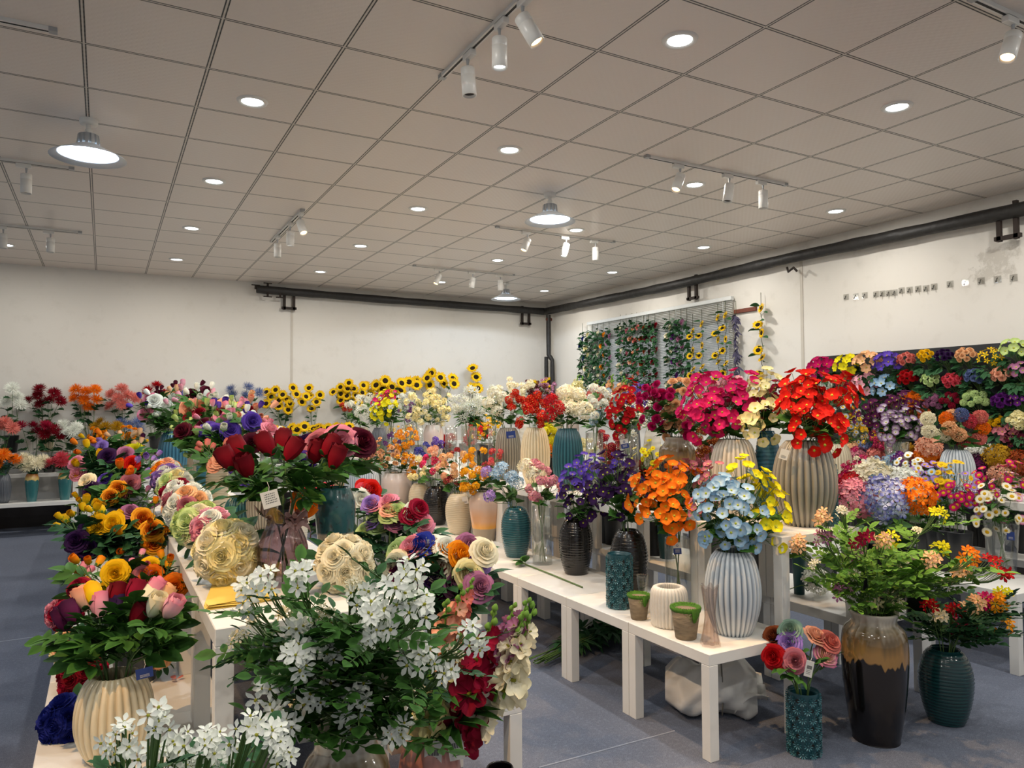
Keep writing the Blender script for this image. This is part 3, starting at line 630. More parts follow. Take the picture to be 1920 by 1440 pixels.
def calyx_me(dark):
    if dark not in _cal: _cal[dark] = calyx().mesh('calyx', [CALYXD if dark else CALYX]*3)
    return _cal[dark]
# ------------------------------------------------------------------ vases
def pf_barrel(H, R, base=.6, mouth=.62, belly=.55, lip=True, n=18):
    z = np.linspace(0, 1, n); s = np.where(z < belly, np.sin(z/belly*pi/2)**.8, np.cos((z-belly)/(1-belly)*pi/2)**.62)
    r = np.where(z < belly, base+(1-base)*s, mouth+(1-mouth)*s); P = [(.001, 0)]+[(R*a, H*b) for a, b in zip(r, z)]
    m = R*mouth
    return P+[(m*.97, H*1.012), (m*.9, H*1.008), (m*.86, H*.96), (R*.8, H*.7), (R*.62, H*.12), (.001, H*.1)]
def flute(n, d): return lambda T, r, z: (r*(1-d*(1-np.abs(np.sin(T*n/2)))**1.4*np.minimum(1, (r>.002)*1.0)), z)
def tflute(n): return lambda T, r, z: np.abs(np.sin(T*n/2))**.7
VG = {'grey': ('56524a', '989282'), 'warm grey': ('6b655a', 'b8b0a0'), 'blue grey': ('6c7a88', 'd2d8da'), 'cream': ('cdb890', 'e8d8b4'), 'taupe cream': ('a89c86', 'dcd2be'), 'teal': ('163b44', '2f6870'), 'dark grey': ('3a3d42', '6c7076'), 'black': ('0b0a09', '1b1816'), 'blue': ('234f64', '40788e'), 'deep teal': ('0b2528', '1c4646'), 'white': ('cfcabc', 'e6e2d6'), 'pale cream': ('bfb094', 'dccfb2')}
VR = {}
def vase(kind, p, H, R, colour, label, phrase, cat='vase', group=None, lod=1):
    """builds a vase with its base centre at p; returns what the stems need"""
    o = None; n = 40 if lod else 24
    if kind == 'ribbed':
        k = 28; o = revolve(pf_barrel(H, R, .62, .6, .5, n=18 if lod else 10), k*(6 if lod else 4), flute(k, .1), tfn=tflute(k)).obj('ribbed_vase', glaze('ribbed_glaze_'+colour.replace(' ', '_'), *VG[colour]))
        mr = R*.5
    elif kind == 'ring':
        P = pf_barrel(H, R, .64, .56, .6, n=60 if lod else 34); rg = RND.rand()*6
        def fn(T, r, z): return r*(1+.022*np.sin(z/H*2*pi*22+.8*np.sin(T*2+rg)+.5*np.sin(T*3+z/H*9))*(r > R*.5)*(z < H*.99)), z
        def tf(T, r, z): return .5+.5*np.sin(z/H*2*pi*22+.8*np.sin(T*2+rg)+.5*np.sin(T*3+z/H*9))
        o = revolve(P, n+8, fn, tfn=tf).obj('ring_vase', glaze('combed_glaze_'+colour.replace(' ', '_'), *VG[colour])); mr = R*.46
    elif kind == 'drip':
        P = [(.001, 0), (R*.66, 0), (R*.72, H*.03), (R*.9, H*.3), (R, H*.6), (R*.99, H*.78), (R*.9, H*.86), (R*.72, H*.905), (R*.68, H*.94), (R*.74, H*.985), (R*.72, H), (R*.6, H*.99), (R*.58, H*.93), (R*.8, H*.8), (R*.6, H*.3), (.001, H*.25)]
        o = revolve(smooth(P, 3), 56).obj('drip_glazed_vase', bands('drip_glaze_%d' % int(H*1000), [(0, 0, '120c0a'), (H*.64, .004, '9a7440'), (H*.76, H*.05, '6a5638'), (H*.9, H*.07, 'b8b0a0')], .12, H*.11, 26)); mr = R*.5
    elif kind == 'smooth':
        P = [(.001, 0), (R*.62, 0), (R*.68, H*.02), (R*.86, H*.35), (R, H*.68), (R*.98, H*.84), (R*.8, H*.96), (R*.72, H), (R*.64, H*.985), (R*.66, H*.9), (R*.75, H*.6), (.001, H*.2)]
        o = revolve(smooth(P, 3), n).obj('ombre_vase', bands('ombre_'+colour.replace(' ', '_'), {'peach': [(0, 0, '9a8c78'), (H*.26, .004, 'dc9c40'), (H*.36, H*.06, 'cf9f78'), (H*.6, H*.1, 'c8ad9c'), (H*.9, H*.1, '9c948c')], 'pink': [(0, 0, 'a89c92'), (H*.4, H*.2, 'cdbdb4'), (H*.9, H*.1, 'b4aaa0')], 'teal': [(0, 0, 'c4b49a'), (H*.48, .004, '28565a'), (H*.9, H*.1, '2f6a6a')], 'gold': [(0, 0, '8a6a38'), (H*.5, H*.1, 'c8a45c'), (H*.8, H*.1, 'd8c8a4')], 'amber': [(0, 0, '2f6a6c'), (H*.78, .004, 'd8b868'), (H*.9, H*.05, 'b8783c')], 'dark': [(0, 0, '0e0c0c'), (H*.7, H*.2, '201c1a')], 'blush': [(0, 0, '8a5246'), (H*.5, H*.2, 'b4786a'), (H*.95, H*.05, 'c89484')], 'jar': [(0, 0, '8a6a40'), (H*.5, H*.12, 'd4c4a4'), (H*.9, H*.1, 'c8b898')]}[colour], .25, H*(.10 if colour == 'amber' else .0), 14, 1 if colour == 'teal' else 0)); mr = R*.55
    elif kind in ('cyl', 'flare', 'smoke', 'twist', 'tumbler'):
        k = {'flare': .72}.get(kind, 1.0); th = .004
        if kind == 'cyl' or kind == 'flare':
            P = [(.001, 0), (R*k, 0), (R*(k+1)/2, H*.5), (R, H), (R-th, H), (R*(k+1)/2-th, H*.5), (R*k-th, .012), (.001, .012)]; o = revolve(P, 32).obj('glass_vase', GLASS)
        elif kind == 'tumbler':
            P = [(.001, 0), (R*.8, 0), (R*.62, H*.2), (R*.7, H*.6), (R, H), (R-th, H), (R*.62, H*.6), (R*.5, .02), (.001, .02)]; o = revolve(smooth(P, 2), 60, flute(12, .12)).obj('glass_tumbler', GLASS)
        elif kind == 'twist':
            P = [(.001, 0), (R*1.05, 0), (R*.86, H*.2), (R*.62, H*.5), (R*.78, H*.8), (R*.95, H), (R*.9, H), (R*.72, H*.8), (R*.57, H*.5), (R*.8, H*.2), (R*.9, .01), (.001, .01)]
            o = revolve(smooth(P, 3), 72, lambda T, r, z: (r*(1+.12*np.cos(T*6+z/H*2.0)*(.4+.6*np.abs(z/H-.5)*2)), z+.008*(z > H*.95)*np.cos(T*6+2))).obj('twisted_glass_vase', ROSEGL)
        else:
            P = [(.001, 0), (R*.66, 0), (R*.68, H*.05), (R*.6, H*.08), (R*.9, H*.2), (R, H*.4), (R*.92, H*.58), (R*.66, H*.78), (R*.62, H*.84), (R*.8, H*.92), (R*1.05, H), (R*1.02, H), (R*.76, H*.92), (R*.58, H*.84), (R*.88, H*.58), (R*.95, H*.4), (R*.84, H*.2), (.001, H*.1)]
            o = revolve(smooth(P, 2), 96, lambda T, r, z: (r*(1+.035*np.cos(T*14)*(z < H*.86))*(1+.1*np.cos(T*6)*np.maximum(0, z/H-.9)*10*.7), z+.018*np.cos(T*6)*np.maximum(0, z/H-.88)*8)).obj('smoked_glass_vase', SMOKE)
        mr = R*.55
    elif kind == 'pierced':
        P = [(.001, 0), (R*.97, 0), (R, H*.02), (R, H*.97), (R*.98, H), (R*.86, H), (R*.84, H*.9), (R*.84, .03), (.001, .03)]
        o = revolve(smooth(P, 4), 40).obj('pierced_vase', m_pierced()); mr = R*.6
        fl = MB(); pt = floret(9, .42, .2, .12, 3, .7); dot(pt, .22, .3); rows = int(H/(R*.5)); cnt = 10; hol = fl
        for i in range(rows):
            for j in range(cnt):
                a = 2*pi*(j+.5*(i % 2))/cnt; z = H*.07+(H*.86)*i/(rows-1); d = np.array([math.cos(a), math.sin(a), 0])
                fl.put(pt, frame(d, RND.rand()*6), R*.31, d*R*.995+arr(0, 0, z))
                if (i+j) % 2: a2 = a+pi/cnt; d2 = np.array([math.cos(a2), math.sin(a2), 0]); fl.put(MB().add([(math.cos(q)*1., math.sin(q)*.9, .02) for q in np.arange(6)*pi/3], [list(range(6))]), frame(d2), R*.15, d2*R*1.003+arr(0, 0, z), 2)
        fl.obj('daisy_relief', [glaze('teal_relief', '14363d', '4f8b92')]*2+[black], o)
    elif kind == 'ribpot':
        P = [(.001, 0), (R*.86, 0), (R*.97, H*.15), (R, H*.5), (R*.97, H*.82), (R*.86, H*.96), (R*.7, H), (R*.62, H*.97), (R*.64, H*.85), (R*.75, H*.5), (.001, H*.2)]
        o = revolve(smooth(P, 3), 180, flute(30, .09)).obj('ribbed_pot', plain('white_ceramic', 'd4cfc4', .6)); mr = R*.5
    elif kind == 'moss':
        P = [(.001, 0), (R*.66, 0), (R*.7, H*.02), (R*.97, H*.93), (R*.9, H*.95), (R*.84, H*.9), (.001, H*.86)]
        bark = N('bark_pot'); b = bark.obj(); mp = bark.n('ShaderNodeMapping'); mp.inputs['Scale'].default_value = (14, 14, 50); bark.l(b, mp.inputs[0]); f = bark.noise(1.5, 5, mp.outputs[0]); bark.col(bark.mix(f, lin('5a4a38'), lin('9a8a70'))).set(Roughness=.9); bark.bump(f, .7, .006)
        o = revolve(P, 32).obj('moss_pot', bark.m); mr = R*.5
        g = plain('moss_green', '3f6a16', .95, 0, .6, 60); mo = revolve([(R*.5, H*.86), (R*.8, H*.9), (R*.92, H*.99), (R*1.03, H*.97), (R*1.02, H*.9), (R*.97, H*.86)], 60, lambda T, r, z: (r+.0015*np.sin(T*23), z-(r > R*.95)*H*.3*np.exp(-((T-4.4) % (2*pi)-.2)**2*6)*(z < H*.91))).obj('moss_rim', g, o)
        fz = MB(); rg = np.random.RandomState(4)
        a = rg.rand(900)*2*pi; q = rg.uniform(.82, 1.03, 900)*R; zz = H*(.97+0*a); drip = rg.rand(900) < .3; a = np.where(drip, -1.7+rg.normal(0, .2, 900), a); q = np.where(drip, R*.99-R*.1*rg.rand(900), q); zz = np.where(drip, H*rg.uniform(.6, .95, 900), zz)
        q = np.where(drip, R*(.66+.31*zz/H/.93)+.001, q)
        pb = np.stack([q*np.cos(a), q*np.sin(a), zz], 1); d = np.stack([np.cos(a)*rg.uniform(-.5, 1, 900), np.sin(a)*rg.uniform(-.5, 1, 900), rg.uniform(.2, 1, 900)], 1)*.007; s = np.stack([-np.sin(a), np.cos(a), 0*a], 1)
        strips(fz, pb, pb+d, s, .0009, arr(0, 0, 0)); fz.obj('moss_fuzz', plain('moss_fuzz', '5a8a1c', .9, 0, .4), o)
    elif kind == 'bucket':
        P = [(.001, 0), (R*.72, 0), (R*.98, H*.97), (R, H), (R*.94, H), (R*.68, .02), (.001, .02)]; o = revolve(P, 32).obj('flower_bucket', plain('bucket_'+colour.replace(' ', '_'), {'black': '15171a', 'teal': '1c4c50', 'grey': '4c5054'}[colour], .4)); mr = R*.75
    o.location = p; tag(o, label, cat, group)
    VR[phrase] = dict(p=np.asarray(p, float), H=H, R=R, mr=mr, ph=phrase, glass=kind in ('cyl', 'flare', 'smoke', 'twist'), o=o); return VR[phrase]
def smooth(P, k):
    P = np.array(P, float); n = len(P); out = [P[0]]
    for i in range(n-1):
        a, b, c, d = P[max(0, i-1)], P[i], P[i+1], P[min(n-1, i+2)]
        if np.linalg.norm(c-b) < 1e-6: continue
        for j in range(1, k+1):
            t = j/k; q = .5*((2*b)+(c-a)*t+(2*a-5*b+4*c-d)*t*t+(3*b-a-3*c+d)*t**3); q[0] = max(.001, q[0]); out.append(q)
    return out
def m_pierced():
    return glaze('pierced_teal_glaze', '123a42', '1f5058', .3)
def vpos(px, X=None, Y=None, z=.45): return (onX(px, 900, X) if X is not None else onY(px, 900, Y))*arr(1, 1, 0)+arr(0, 0, z)
def V(kind, px, ymouth, wpx, colour, label, phrase, X=None, yb=None, z=.45, Y=None, lod=1, H=None):
    """a vase seen at column px of the photograph, standing on the level z in the row X"""
    p = onz(px, yb, z) if yb is not None else vpos(px, X, Y, z)
    d = (p-CAM)@FW; R = wpx/2*d/FPX; zt = CAMH-(ymouth-767)*d/FPX if H is None else z+H
    return vase(kind, p, zt-z, R, colour, label, phrase, lod=lod)
def fill(v, kind, colour, heads, near=True, size=1.0, jit=.05, dd=0., where=None, **kw):
    """stems with their heads where the photograph shows them; heads = [(px, py), ...] seen at the vase's own distance"""
    p = v['p']; d0 = (p-CAM)@FW; mz = p[2]+v['H']; rg = RND
    for h in heads:
        d = d0+dd+rg.uniform(-jit, jit)
        if kind in ('rose', 'bud', 'cup', 'hydra', 'hydrasm', 'cluster') and near: d += float(np.clip(.8*((proj((p[0], p[1], mz))[1]-h[1])*d0/FPX-.15), -.09, .09))
        hd = at_d(h[0], h[1], d); hd[2] = max(hd[2], mz+.03); hd[0] = min(hd[0], XR-.14); hd[1] = min(hd[1], YB-.17)
        o = hd-p; o[2] = 0; ol = np.linalg.norm(o)+1e-6; m = p+arr(0, 0, v['H']+.005)+o/ol*min(v['mr']*.85, ol)*rg.uniform(.6, 1)
        b = p+arr(0, 0, .015)-o/ol*v['R']*.35 if v['glass'] else p+arr(0, 0, max(.02, v['H']-.12))+o/ol*v['mr']*.2
        make_stem(kind, colour, b, m, hd, where or 'in the '+v['ph'], near, size, axis=p, **kw)
def blob(cx, cy, rx, ry, n, seed=0):
    """n spread points filling an ellipse"""
    rg = np.random.RandomState(seed+n); out = []
    for i in range(n):
        r = math.sqrt((i+.5)/n); a = i*2.39996+seed; out.append((cx+rx*r*math.cos(a)+rg.uniform(-.1, .1)*rx, cy+ry*r*math.sin(a)+rg.uniform(-.1, .1)*ry))
    return out
# ------------------------------------------------------------------ square side tables, 55 x 55 x 45 cm
TT = box(-.275, .275, -.275, .275, .40, .45, .0025).mesh('tabletop', [WHITE], False); TL = box(-.025, .025, -.025, .025, 0, .3999, .0015).mesh('leg', [WHITE], False)
def table(x, y, z, label, group):
    r = empty('side_table', (x, y, z)); tag(r, label, 'side table', group); link('tabletop', TT, r)
    for sx in (-1, 1):
        for sy in (-1, 1): link('leg', TL, r, (sx*.25, sy*.25, 0))
def row(x0, y0, n, z, what, group, skip=()):
    for i in range(n):
        if i in skip: continue
        w = 'nearest' if i == 0 else ORD[i]+' from front' if i < n-1 else 'farthest'
        table(x0+.275, y0+.275+i*.5535, z, 'white square side table, %s in the %s' % (w, what), group)
row(-.17, 1.72, 15, .45-.45, 'low row along the left aisle', 'low tables of the left display')
row(.27, 2.16, 13, .45, 'raised row of the left display', 'raised tables of the left display')
row(.78, 2.35, 9, 0, 'low row right of the left display', 'low tables right of the left display')
row(2.25, 2.37, 13, 0, 'low row along the middle aisle', 'low tables of the middle display')
row(2.72, 2.39, 13, .45, 'raised row of the middle display', 'raised tables of the middle display')
row(3.25, 2.39, 13, 0, 'low row behind the raised middle row', 'low tables behind the middle display')
row(3.275, 5.15, 8, .45, 'rear raised row of the middle display', 'raised tables behind the middle display')
row(4.45, 2.28, 11, 0, 'low row along the right aisle', 'low tables of the right display')
row(4.93, 2.38, 11, .45, 'raised row of the right display', 'raised tables of the right display')
row(5.46, 2.38, 11, 0, 'low row behind the raised right row', 'low tables behind the right display')
def bench(x0, x1, y0, y1, z, label, legs):
    r = empty('display_bench', ((x0+x1)/2, (y0+y1)/2, 0)); tag(r, label, 'display bench', 'white step benches along the back wall'); L = (x1-x0)/2; D = (y1-y0)/2
    box(-L, L, -D, D, z-.045, z, .002).obj('benchtop', WHITE, r, False)
    for k in range(legs):
        for s in (-1, 1): x = -L+.05+(2*L-.1)*k/(legs-1); box(x-.03, x+.03, s*(D-.03)-.03, s*(D-.03)+.03, 0, z-.0455, .0015).obj('leg', WHITE, r, False)
for i, (a, b) in enumerate(((-2.3, -.255), (-.245, 1.9), (1.91, 4.05), (4.06, 6.2))):
    w = ('far left end', 'left middle part', 'part under the sunflowers', 'part near the corner')[i]
    for (y0, y1, z), nm in zip(((10.55, 10.93, .40), (10.94, 11.18, .72), (11.19, 11.43, .97)), ('lowest step', 'middle step', 'top step')):
        bench(a, b, y0, y1, z, 'long white display bench on the back wall, %s, %s' % (nm, w), 3)
# ------------------------------------------------------------------ middle display, low front row (left to right in the photograph it runs away)
v = V('ribbed', 1375, 1036, 104, 'blue grey', 'large blue-grey fluted vase at the near end of the middle display', 'large blue-grey fluted vase', yb=1186)
fill(v, 'cup', 'pale blue', [(1352, 935), (1395, 915), (1345, 975), (1385, 985), (1330, 920), (1405, 960)], dd=-.05, size=1.0)
fill(v, 'cup', 'lemon', [(1425, 915), (1450, 945), (1442, 985), (1402, 895)], size=.95, jit=.04)
fill(v, 'cup', 'dusty pink', [(1315, 945), (1335, 890)], size=.7, dd=.08)
v = V('twist', 1332, 1104, 33, '', 'twisted rosy glass vase beside the large blue-grey fluted vase', 'twisted glass vase', yb=1210)
v = V('moss', 1286, 1137, 56, '', 'bark-textured pot with mossy rim in front of the white ribbed pot', 'front moss pot', yb=1196)
v = V('ribpot', 1255, 1100, 71, '', 'squat white ribbed ceramic pot between two moss-rimmed pots', 'white ribbed pot', yb=1172)
v = V('moss', 1198, 1114, 42, '', 'smaller moss-rimmed bark pot beside the teal pierced cylinder', 'small moss pot', yb=1160)
v = V('tumbler', 1206, 1083, 25, '', 'small fluted clear glass tumbler behind the smaller moss pot', 'fluted tumbler', yb=1150)
v = V('pierced', 1162, 1043, 45, '', 'teal pierced cylinder vase with daisy relief, empty, on the low table', 'empty pierced cylinder', yb=1138)
v = V('ring', 1180, 996, 70, 'black', 'black combed vase behind the empty teal pierced cylinder', 'black vase behind the cylinder', yb=1124)
fill(v, 'cup', 'dark purple', [(1150, 880), (1175, 905), (1130, 905), (1160, 940)], dd=.05)
fill(v, 'cup', 'violet', [(1165, 875), (1112, 880)], size=.8, dd=.12)
v = V('cyl', 1272, 1010, 48, '', 'tall clear glass cylinder holding orange anemones', 'tall glass cylinder', yb=1138)
fill(v, 'cup', 'orange', [(1215, 905), (1245, 885), (1250, 930), (1222, 945), (1290, 905), (1275, 955), (1240, 965), (1205, 930)], jit=.07)
fill(v, 'cup', 'dusty pink', [(1292, 880), (1310, 898)], size=.75, dd=.12)
v = V('ring', 1080, 974, 63, 'black', 'black combed vase standing alone behind the loose rose stem', 'lone black combed vase', yb=1075)
fill(v, 'cup', 'violet', [(1072, 890), (1100, 872), (1065, 915)], size=.9)
fill(v, 'cup', 'dark purple', [(1118, 900), (1085, 930), (1120, 940), (1090, 955), (1140, 915)], size=.95, dd=.04)
v = V('cyl', 1017, 948, 37, '', 'clear glass cylinder with two tall pale stems beside the teal vase', 'glass cylinder beside teal vase', yb=1057)
fill(v, 'hydrasm', 'cream', [(985, 872), (1000, 888)], jit=.03, leafy=1.3)
fill(v, 'cluster', 'pink', [(1012, 878), (1022, 920), (1040, 905), (1005, 910)], size=.9, jit=.04)
v = V('ring', 968, 952, 57, 'teal', 'teal combed vase under pale blue hydrangeas on the low row', 'teal combed vase', yb=1043)
fill(v, 'hydrasm', 'pale blue', [(940, 878), (958, 895), (930, 890), (968, 905)], size=1.0, leafy=1.4)
fill(v, 'hydrasm', 'lilac', [(912, 885), (918, 930)], size=.85)
v = V('smooth', 909, 921, 58, 'peach', 'peach and grey vase with an orange band above its bare base', 'peach banded vase', yb=1013)
fill(v, 'cluster', 'golden', [(880, 865), (895, 850), (890, 905), (875, 895), (905, 880), (868, 915)], size=.85)
fill(v, 'cluster', 'coral', [(930, 850), (920, 868)], size=.8, dd=.1)
v = V('ring', 861, 925, 52, 'pale cream', 'cream combed vase beside the peach banded vase', 'cream vase by peach one', yb=1000)
fill(v, 'cluster', 'apricot', [(848, 880), (835, 865), (862, 855)], size=.85); fill(v, 'cluster', 'crimson', [(852, 850), (842, 905)], size=.8, dd=.06)
v = V('ring', 818, 912, 50, 'black', 'black combed vase between two cream combed vases', 'black vase between cream ones', yb=983)
fill(v, 'cluster', 'hot pink', [(805, 862), (820, 870), (798, 880)], size=.85); fill(v, 'cluster', 'peach', [(830, 880), (815, 845), (845, 895)], size=.85)
v = V('ring', 787, 906, 42, 'pale cream', 'cream combed vase partly behind the left black combed vase', 'cream vase behind black one', yb=974)
fill(v, 'cluster', 'pale yellow', [(785, 870), (780, 892)], size=.9); fill(v, 'cluster', 'blue', [(795, 838), (785, 850)], size=.75, dd=.1); fill(v, 'cluster', 'violet', [(818, 832), (830, 838)], size=.8, dd=.15)
v = V('smooth', 743, 885, 56, 'pink', 'pale pinkish cylinder vase full of small yellow and orange sprays', 'pale pinkish vase', X=2.5)
fill(v, 'minirose', 'apricot', blob(722, 850, 28, 22, 6, 1), False); fill(v, 'tiny', 'amber', blob(762, 842, 18, 26, 6, 2), False, 1.2)
v = V('ribbed', 690, 872, 44, 'blue grey', 'blue-grey fluted vase left of the pale pinkish vase', 'far blue-grey fluted vase', X=2.45, lod=0)
fill(v, 'minirose', 'peach', blob(690, 850, 22, 20, 5, 3), False)
v = V('ribbed', 664, 872, 36, 'blue grey', 'blue-grey fluted vase behind the teal speckled vase', 'fluted vase behind speckled one', X=2.45, lod=0)
fill(v, 'tiny', 'purple', blob(735, 832, 30, 10, 4, 4), False, dd=.3)
v = V('smooth', 640, 872, 36, 'jar', 'cream vase at the far end of the low middle row', 'far cream vase', X=2.45, lod=0)
fill(v, 'cluster', 'pale blue', blob(665, 830, 20, 14, 3, 5), False, dd=.2)
# loose stem lying on the front tables
a = onz(985, 1058, .456); b = onz(1092, 1101, .456)
ls = empty('rose_cutting', a); tag(ls, 'loose leafy flower stem lying on the white low table', 'flower stem'); mb = MB(); tube([arr(0, 0, 0), (b-a)/2+arr(0, 0, .002), b-a], .0045, 6, mb, 4, cap=True); mb.obj('stem', [STEM]*5, ls)
mb = MB()
for d in ((-1, .3, .5), (-1, -.5, .3), (-.5, .9, .25), (.3, .9, .5), (-.3, -.6, .8)): put_leaf(mb, 'big', arr(0, 0, .004), arr(*d), .11, RND)
mb.obj('foliage', [LEAF]*4+[STEM], ls)
# ------------------------------------------------------------------ middle display, raised row
v = V('ribbed', 1510, 831, 116, 'grey', 'largest grey fluted vase at the near end of the raised row', 'largest grey fluted vase', yb=984, z=.9)
fill(v, 'cup', 'scarlet', [(1510, 755), (1530, 728), (1560, 740), (1492, 770), (1545, 775), (1520, 800), (1495, 745), (1575, 725), (1505, 722), (1555, 800)], size=1.05, jit=.08)
v = V('ribbed', 1376, 827, 90, 'taupe cream', 'tall cream-grey fluted vase full of magenta anemones', 'cream-grey fluted vase', X=3.0, z=.9)
fill(v, 'cup', 'hot pink', [(1312, 745), (1325, 722), (1330, 765), (1310, 780), (1350, 770), (1385, 740), (1395, 725), (1365, 755), (1408, 770), (1325, 795)], size=1.0, jit=.07)
fill(v, 'cluster', 'pale pink', [(1372, 722), (1390, 745), (1350, 738)], size=1.0, dd=.1)
v = V('ring', 1440, 812, 46, 'blue', 'blue combed vase between the two big fluted vases', 'blue combed vase', X=3.17, z=.9)
fill(v, 'cup', 'pale yellow', [(1440, 725), (1432, 765), (1455, 745), (1425, 790)], size=1.05); fill(v, 'cup', 'crimson', [(1455, 735), (1470, 742), (1420, 775)], size=.75, dd=.1)
v = V('drip', 1270, 818, 68, '', 'brown drip-glazed jar holding peach and pink roses', 'brown drip-glazed jar', X=3.0, z=.9, H=.42)
fill(v, 'minirose', 'apricot', [(1262, 735), (1278, 725), (1255, 760), (1275, 778), (1290, 745), (1260, 790)], size=1.35, jit=.07); fill(v, 'minirose', 'magenta', [(1218, 735), (1232, 728), (1215, 760), (1225, 780), (1280, 795), (1240, 750)], size=1.3, jit=.06)
v = V('cyl', 1180, 815, 36, '', 'clear glass cylinder with red anemones and a blue tag', 'glass cylinder with red anemones', X=3.0, z=.9)
fill(v, 'cup', 'red', [(1165, 755), (1180, 735), (1182, 772), (1158, 775), (1170, 790)], size=.85, jit=.06)
v = V('ribbed', 1187, 785, 30, 'dark grey', 'dark grey fluted vase behind the red anemones', 'dark fluted vase behind', X=3.55, z=.9, lod=0); fill(v, 'tiny', 'violet', blob(1190, 750, 16, 14, 4, 6), False)
v = V('ring', 1224, 803, 34, 'white', 'off-white combed vase left of the brown drip-glazed jar', 'off-white combed vase', X=3.5, z=.9, lod=0); fill(v, 'tiny', 'white', blob(1205, 770, 20, 14, 4, 7), False, 1.2)
v = V('cyl', 1115, 812, 33, '', 'clear glass cylinder with pale blue and white sprays', 'glass cylinder beside teal fluted', X=3.0, z=.9)
fill(v, 'cluster', 'white', [(1110, 765), (1130, 770), (1138, 745), (1120, 735)], False, .85); fill(v, 'cluster', 'pale blue', [(1112, 785), (1150, 745)], False, .8)
v = V('ribbed', 1065, 805, 59, 'teal', 'tall teal fluted vase under cream hydrangeas', 'tall teal fluted vase', X=2.98, z=.9)
fill(v, 'hydra', 'cream', [(1080, 742), (1065, 765), (1095, 770), (1060, 738)], size=.8, leafy=1.5); fill(v, 'hydrasm', 'red', [(1034, 750), (1032, 778), (1045, 765)], size=1.05)
v = V('ribbed', 1004, 803, 56, 'cream', 'cream fluted vase between the grey and teal fluted ones', 'middle cream fluted vase', X=2.98, z=.9)
fill(v, 'cluster', 'scarlet', [(1005, 745), (1000, 778), (990, 765), (1012, 760)], size=1.1, leafy=1.3)
v = V('ribbed', 953, 803, 50, 'grey', 'grey fluted vase left of the cream fluted vase', 'left grey fluted vase', X=2.98, z=.9)
fill(v, 'cluster', 'scarlet', [(957, 742), (972, 752), (965, 778)], size=1.0, leafy=1.4); fill(v, 'hydrasm', 'cream', [(925, 735), (940, 745), (915, 755), (932, 770)], False, 1.0)
v = V('cyl', 927, 803, 24, '', 'slim clear glass vase beside the left grey fluted vase', 'slim glass vase', X=2.95, z=.9, lod=0); fill(v, 'tiny', 'white', blob(935, 752, 20, 16, 4, 8), False)
v = V('cyl', 880, 798, 30, '', 'clear glass cylinder under white star flowers', 'glass cylinder of star flowers', X=2.95, z=.9, lod=0); fill(v, 'star', 'white', blob(882, 760, 36, 20, 8, 9), False, 1.15)
v = V('cyl', 846, 798, 23, '', 'empty slim glass cylinder left of the star flowers', 'empty slim cylinder', X=2.95, z=.9, lod=0)
v = V('smooth', 813, 796, 38, 'pink', 'pinkish white jar full of pale yellow blossom', 'pinkish white jar', X=2.98, z=.9, lod=0); fill(v, 'tiny', 'pale yellow', blob(806, 762, 40, 22, 10, 10), False, 1.35)
v = V('cyl', 784, 795, 18, '', 'slim glass cylinder left of the pinkish jar', 'slim cylinder by jar', X=2.95, z=.9, lod=0); fill(v, 'tiny', 'purple', blob(768, 775, 10, 16, 3, 11), False, .9)
v = V('cyl', 762, 795, 18, '', 'slim glass cylinder with white and blue tag', 'slim tagged cylinder', X=2.95, z=.9, lod=0); fill(v, 'tiny', 'white', blob(752, 760, 12, 20, 4, 30), False)
v = V('cyl', 735, 797, 20, '', 'slim glass cylinder of yellow anemones', 'cylinder of yellow anemones', X=2.95, z=.9, lod=0); fill(v, 'cup', 'lemon', blob(726, 762, 18, 22, 5, 12), False); fill(v, 'cup', 'hot pink', blob(722, 750, 22, 14, 4, 13), False, .9, dd=.1)
v = V('ribbed', 711, 801, 31, 'dark grey', 'dark grey fluted vase below the yellow anemones', 'far dark fluted vase', X=2.98, z=.9, lod=0);
fill(v, 'star', 'white', blob(690, 762, 18, 18, 5, 14), False, 1.1)
v = V('ribbed', 680, 800, 28, 'grey', 'grey fluted vase at the far end of the raised row', 'farthest grey fluted vase', X=2.98, z=.9, lod=0); fill(v, 'star', 'white', blob(664, 768, 12, 16, 4, 15), False, 1.0); fill(v, 'cluster', 'red', [(644, 764), (647, 772)], False, .9, dd=.1)
# far raised tables behind
v = V('ribbed', 1045, 775, 24, 'cream', 'cream fluted vase of pink and orange snapdragons by the window', 'vase of snapdragons', X=3.6, z=.9, lod=0); fill(v, 'spike', 'apricot', blob(1150, 732, 22, 8, 5, 16), False, .9, dd=-.4); fill(v, 'spike', 'salmon', blob(1118, 735, 10, 8, 3, 17), False, .8, dd=-.4); fill(v, 'spike', 'pale yellow', blob(1085, 728, 10, 8, 3, 18), False, .8)
v = V('ring', 985, 775, 22, 'white', 'off-white vase of cream and wine-coloured sprays near the corner', 'vase near the corner', X=3.55, z=.9, lod=0); fill(v, 'tiny', 'cream', blob(965, 738, 45, 10, 8, 19), False, 1.2); fill(v, 'tiny', 'maroon', blob(1005, 733, 14, 7, 4, 20), False); fill(v, 'tiny', 'mauve', blob(1022, 730, 12, 6, 3, 21), False)
v = V('smooth', 1075, 780, 24, 'pink', 'pale vase of white hydrangeas behind the teal fluted vase', 'pale vase behind', X=3.55, z=.9, lod=0); fill(v, 'hydrasm', 'white', blob(1105, 748, 40, 16, 7, 22), False, 1.1)
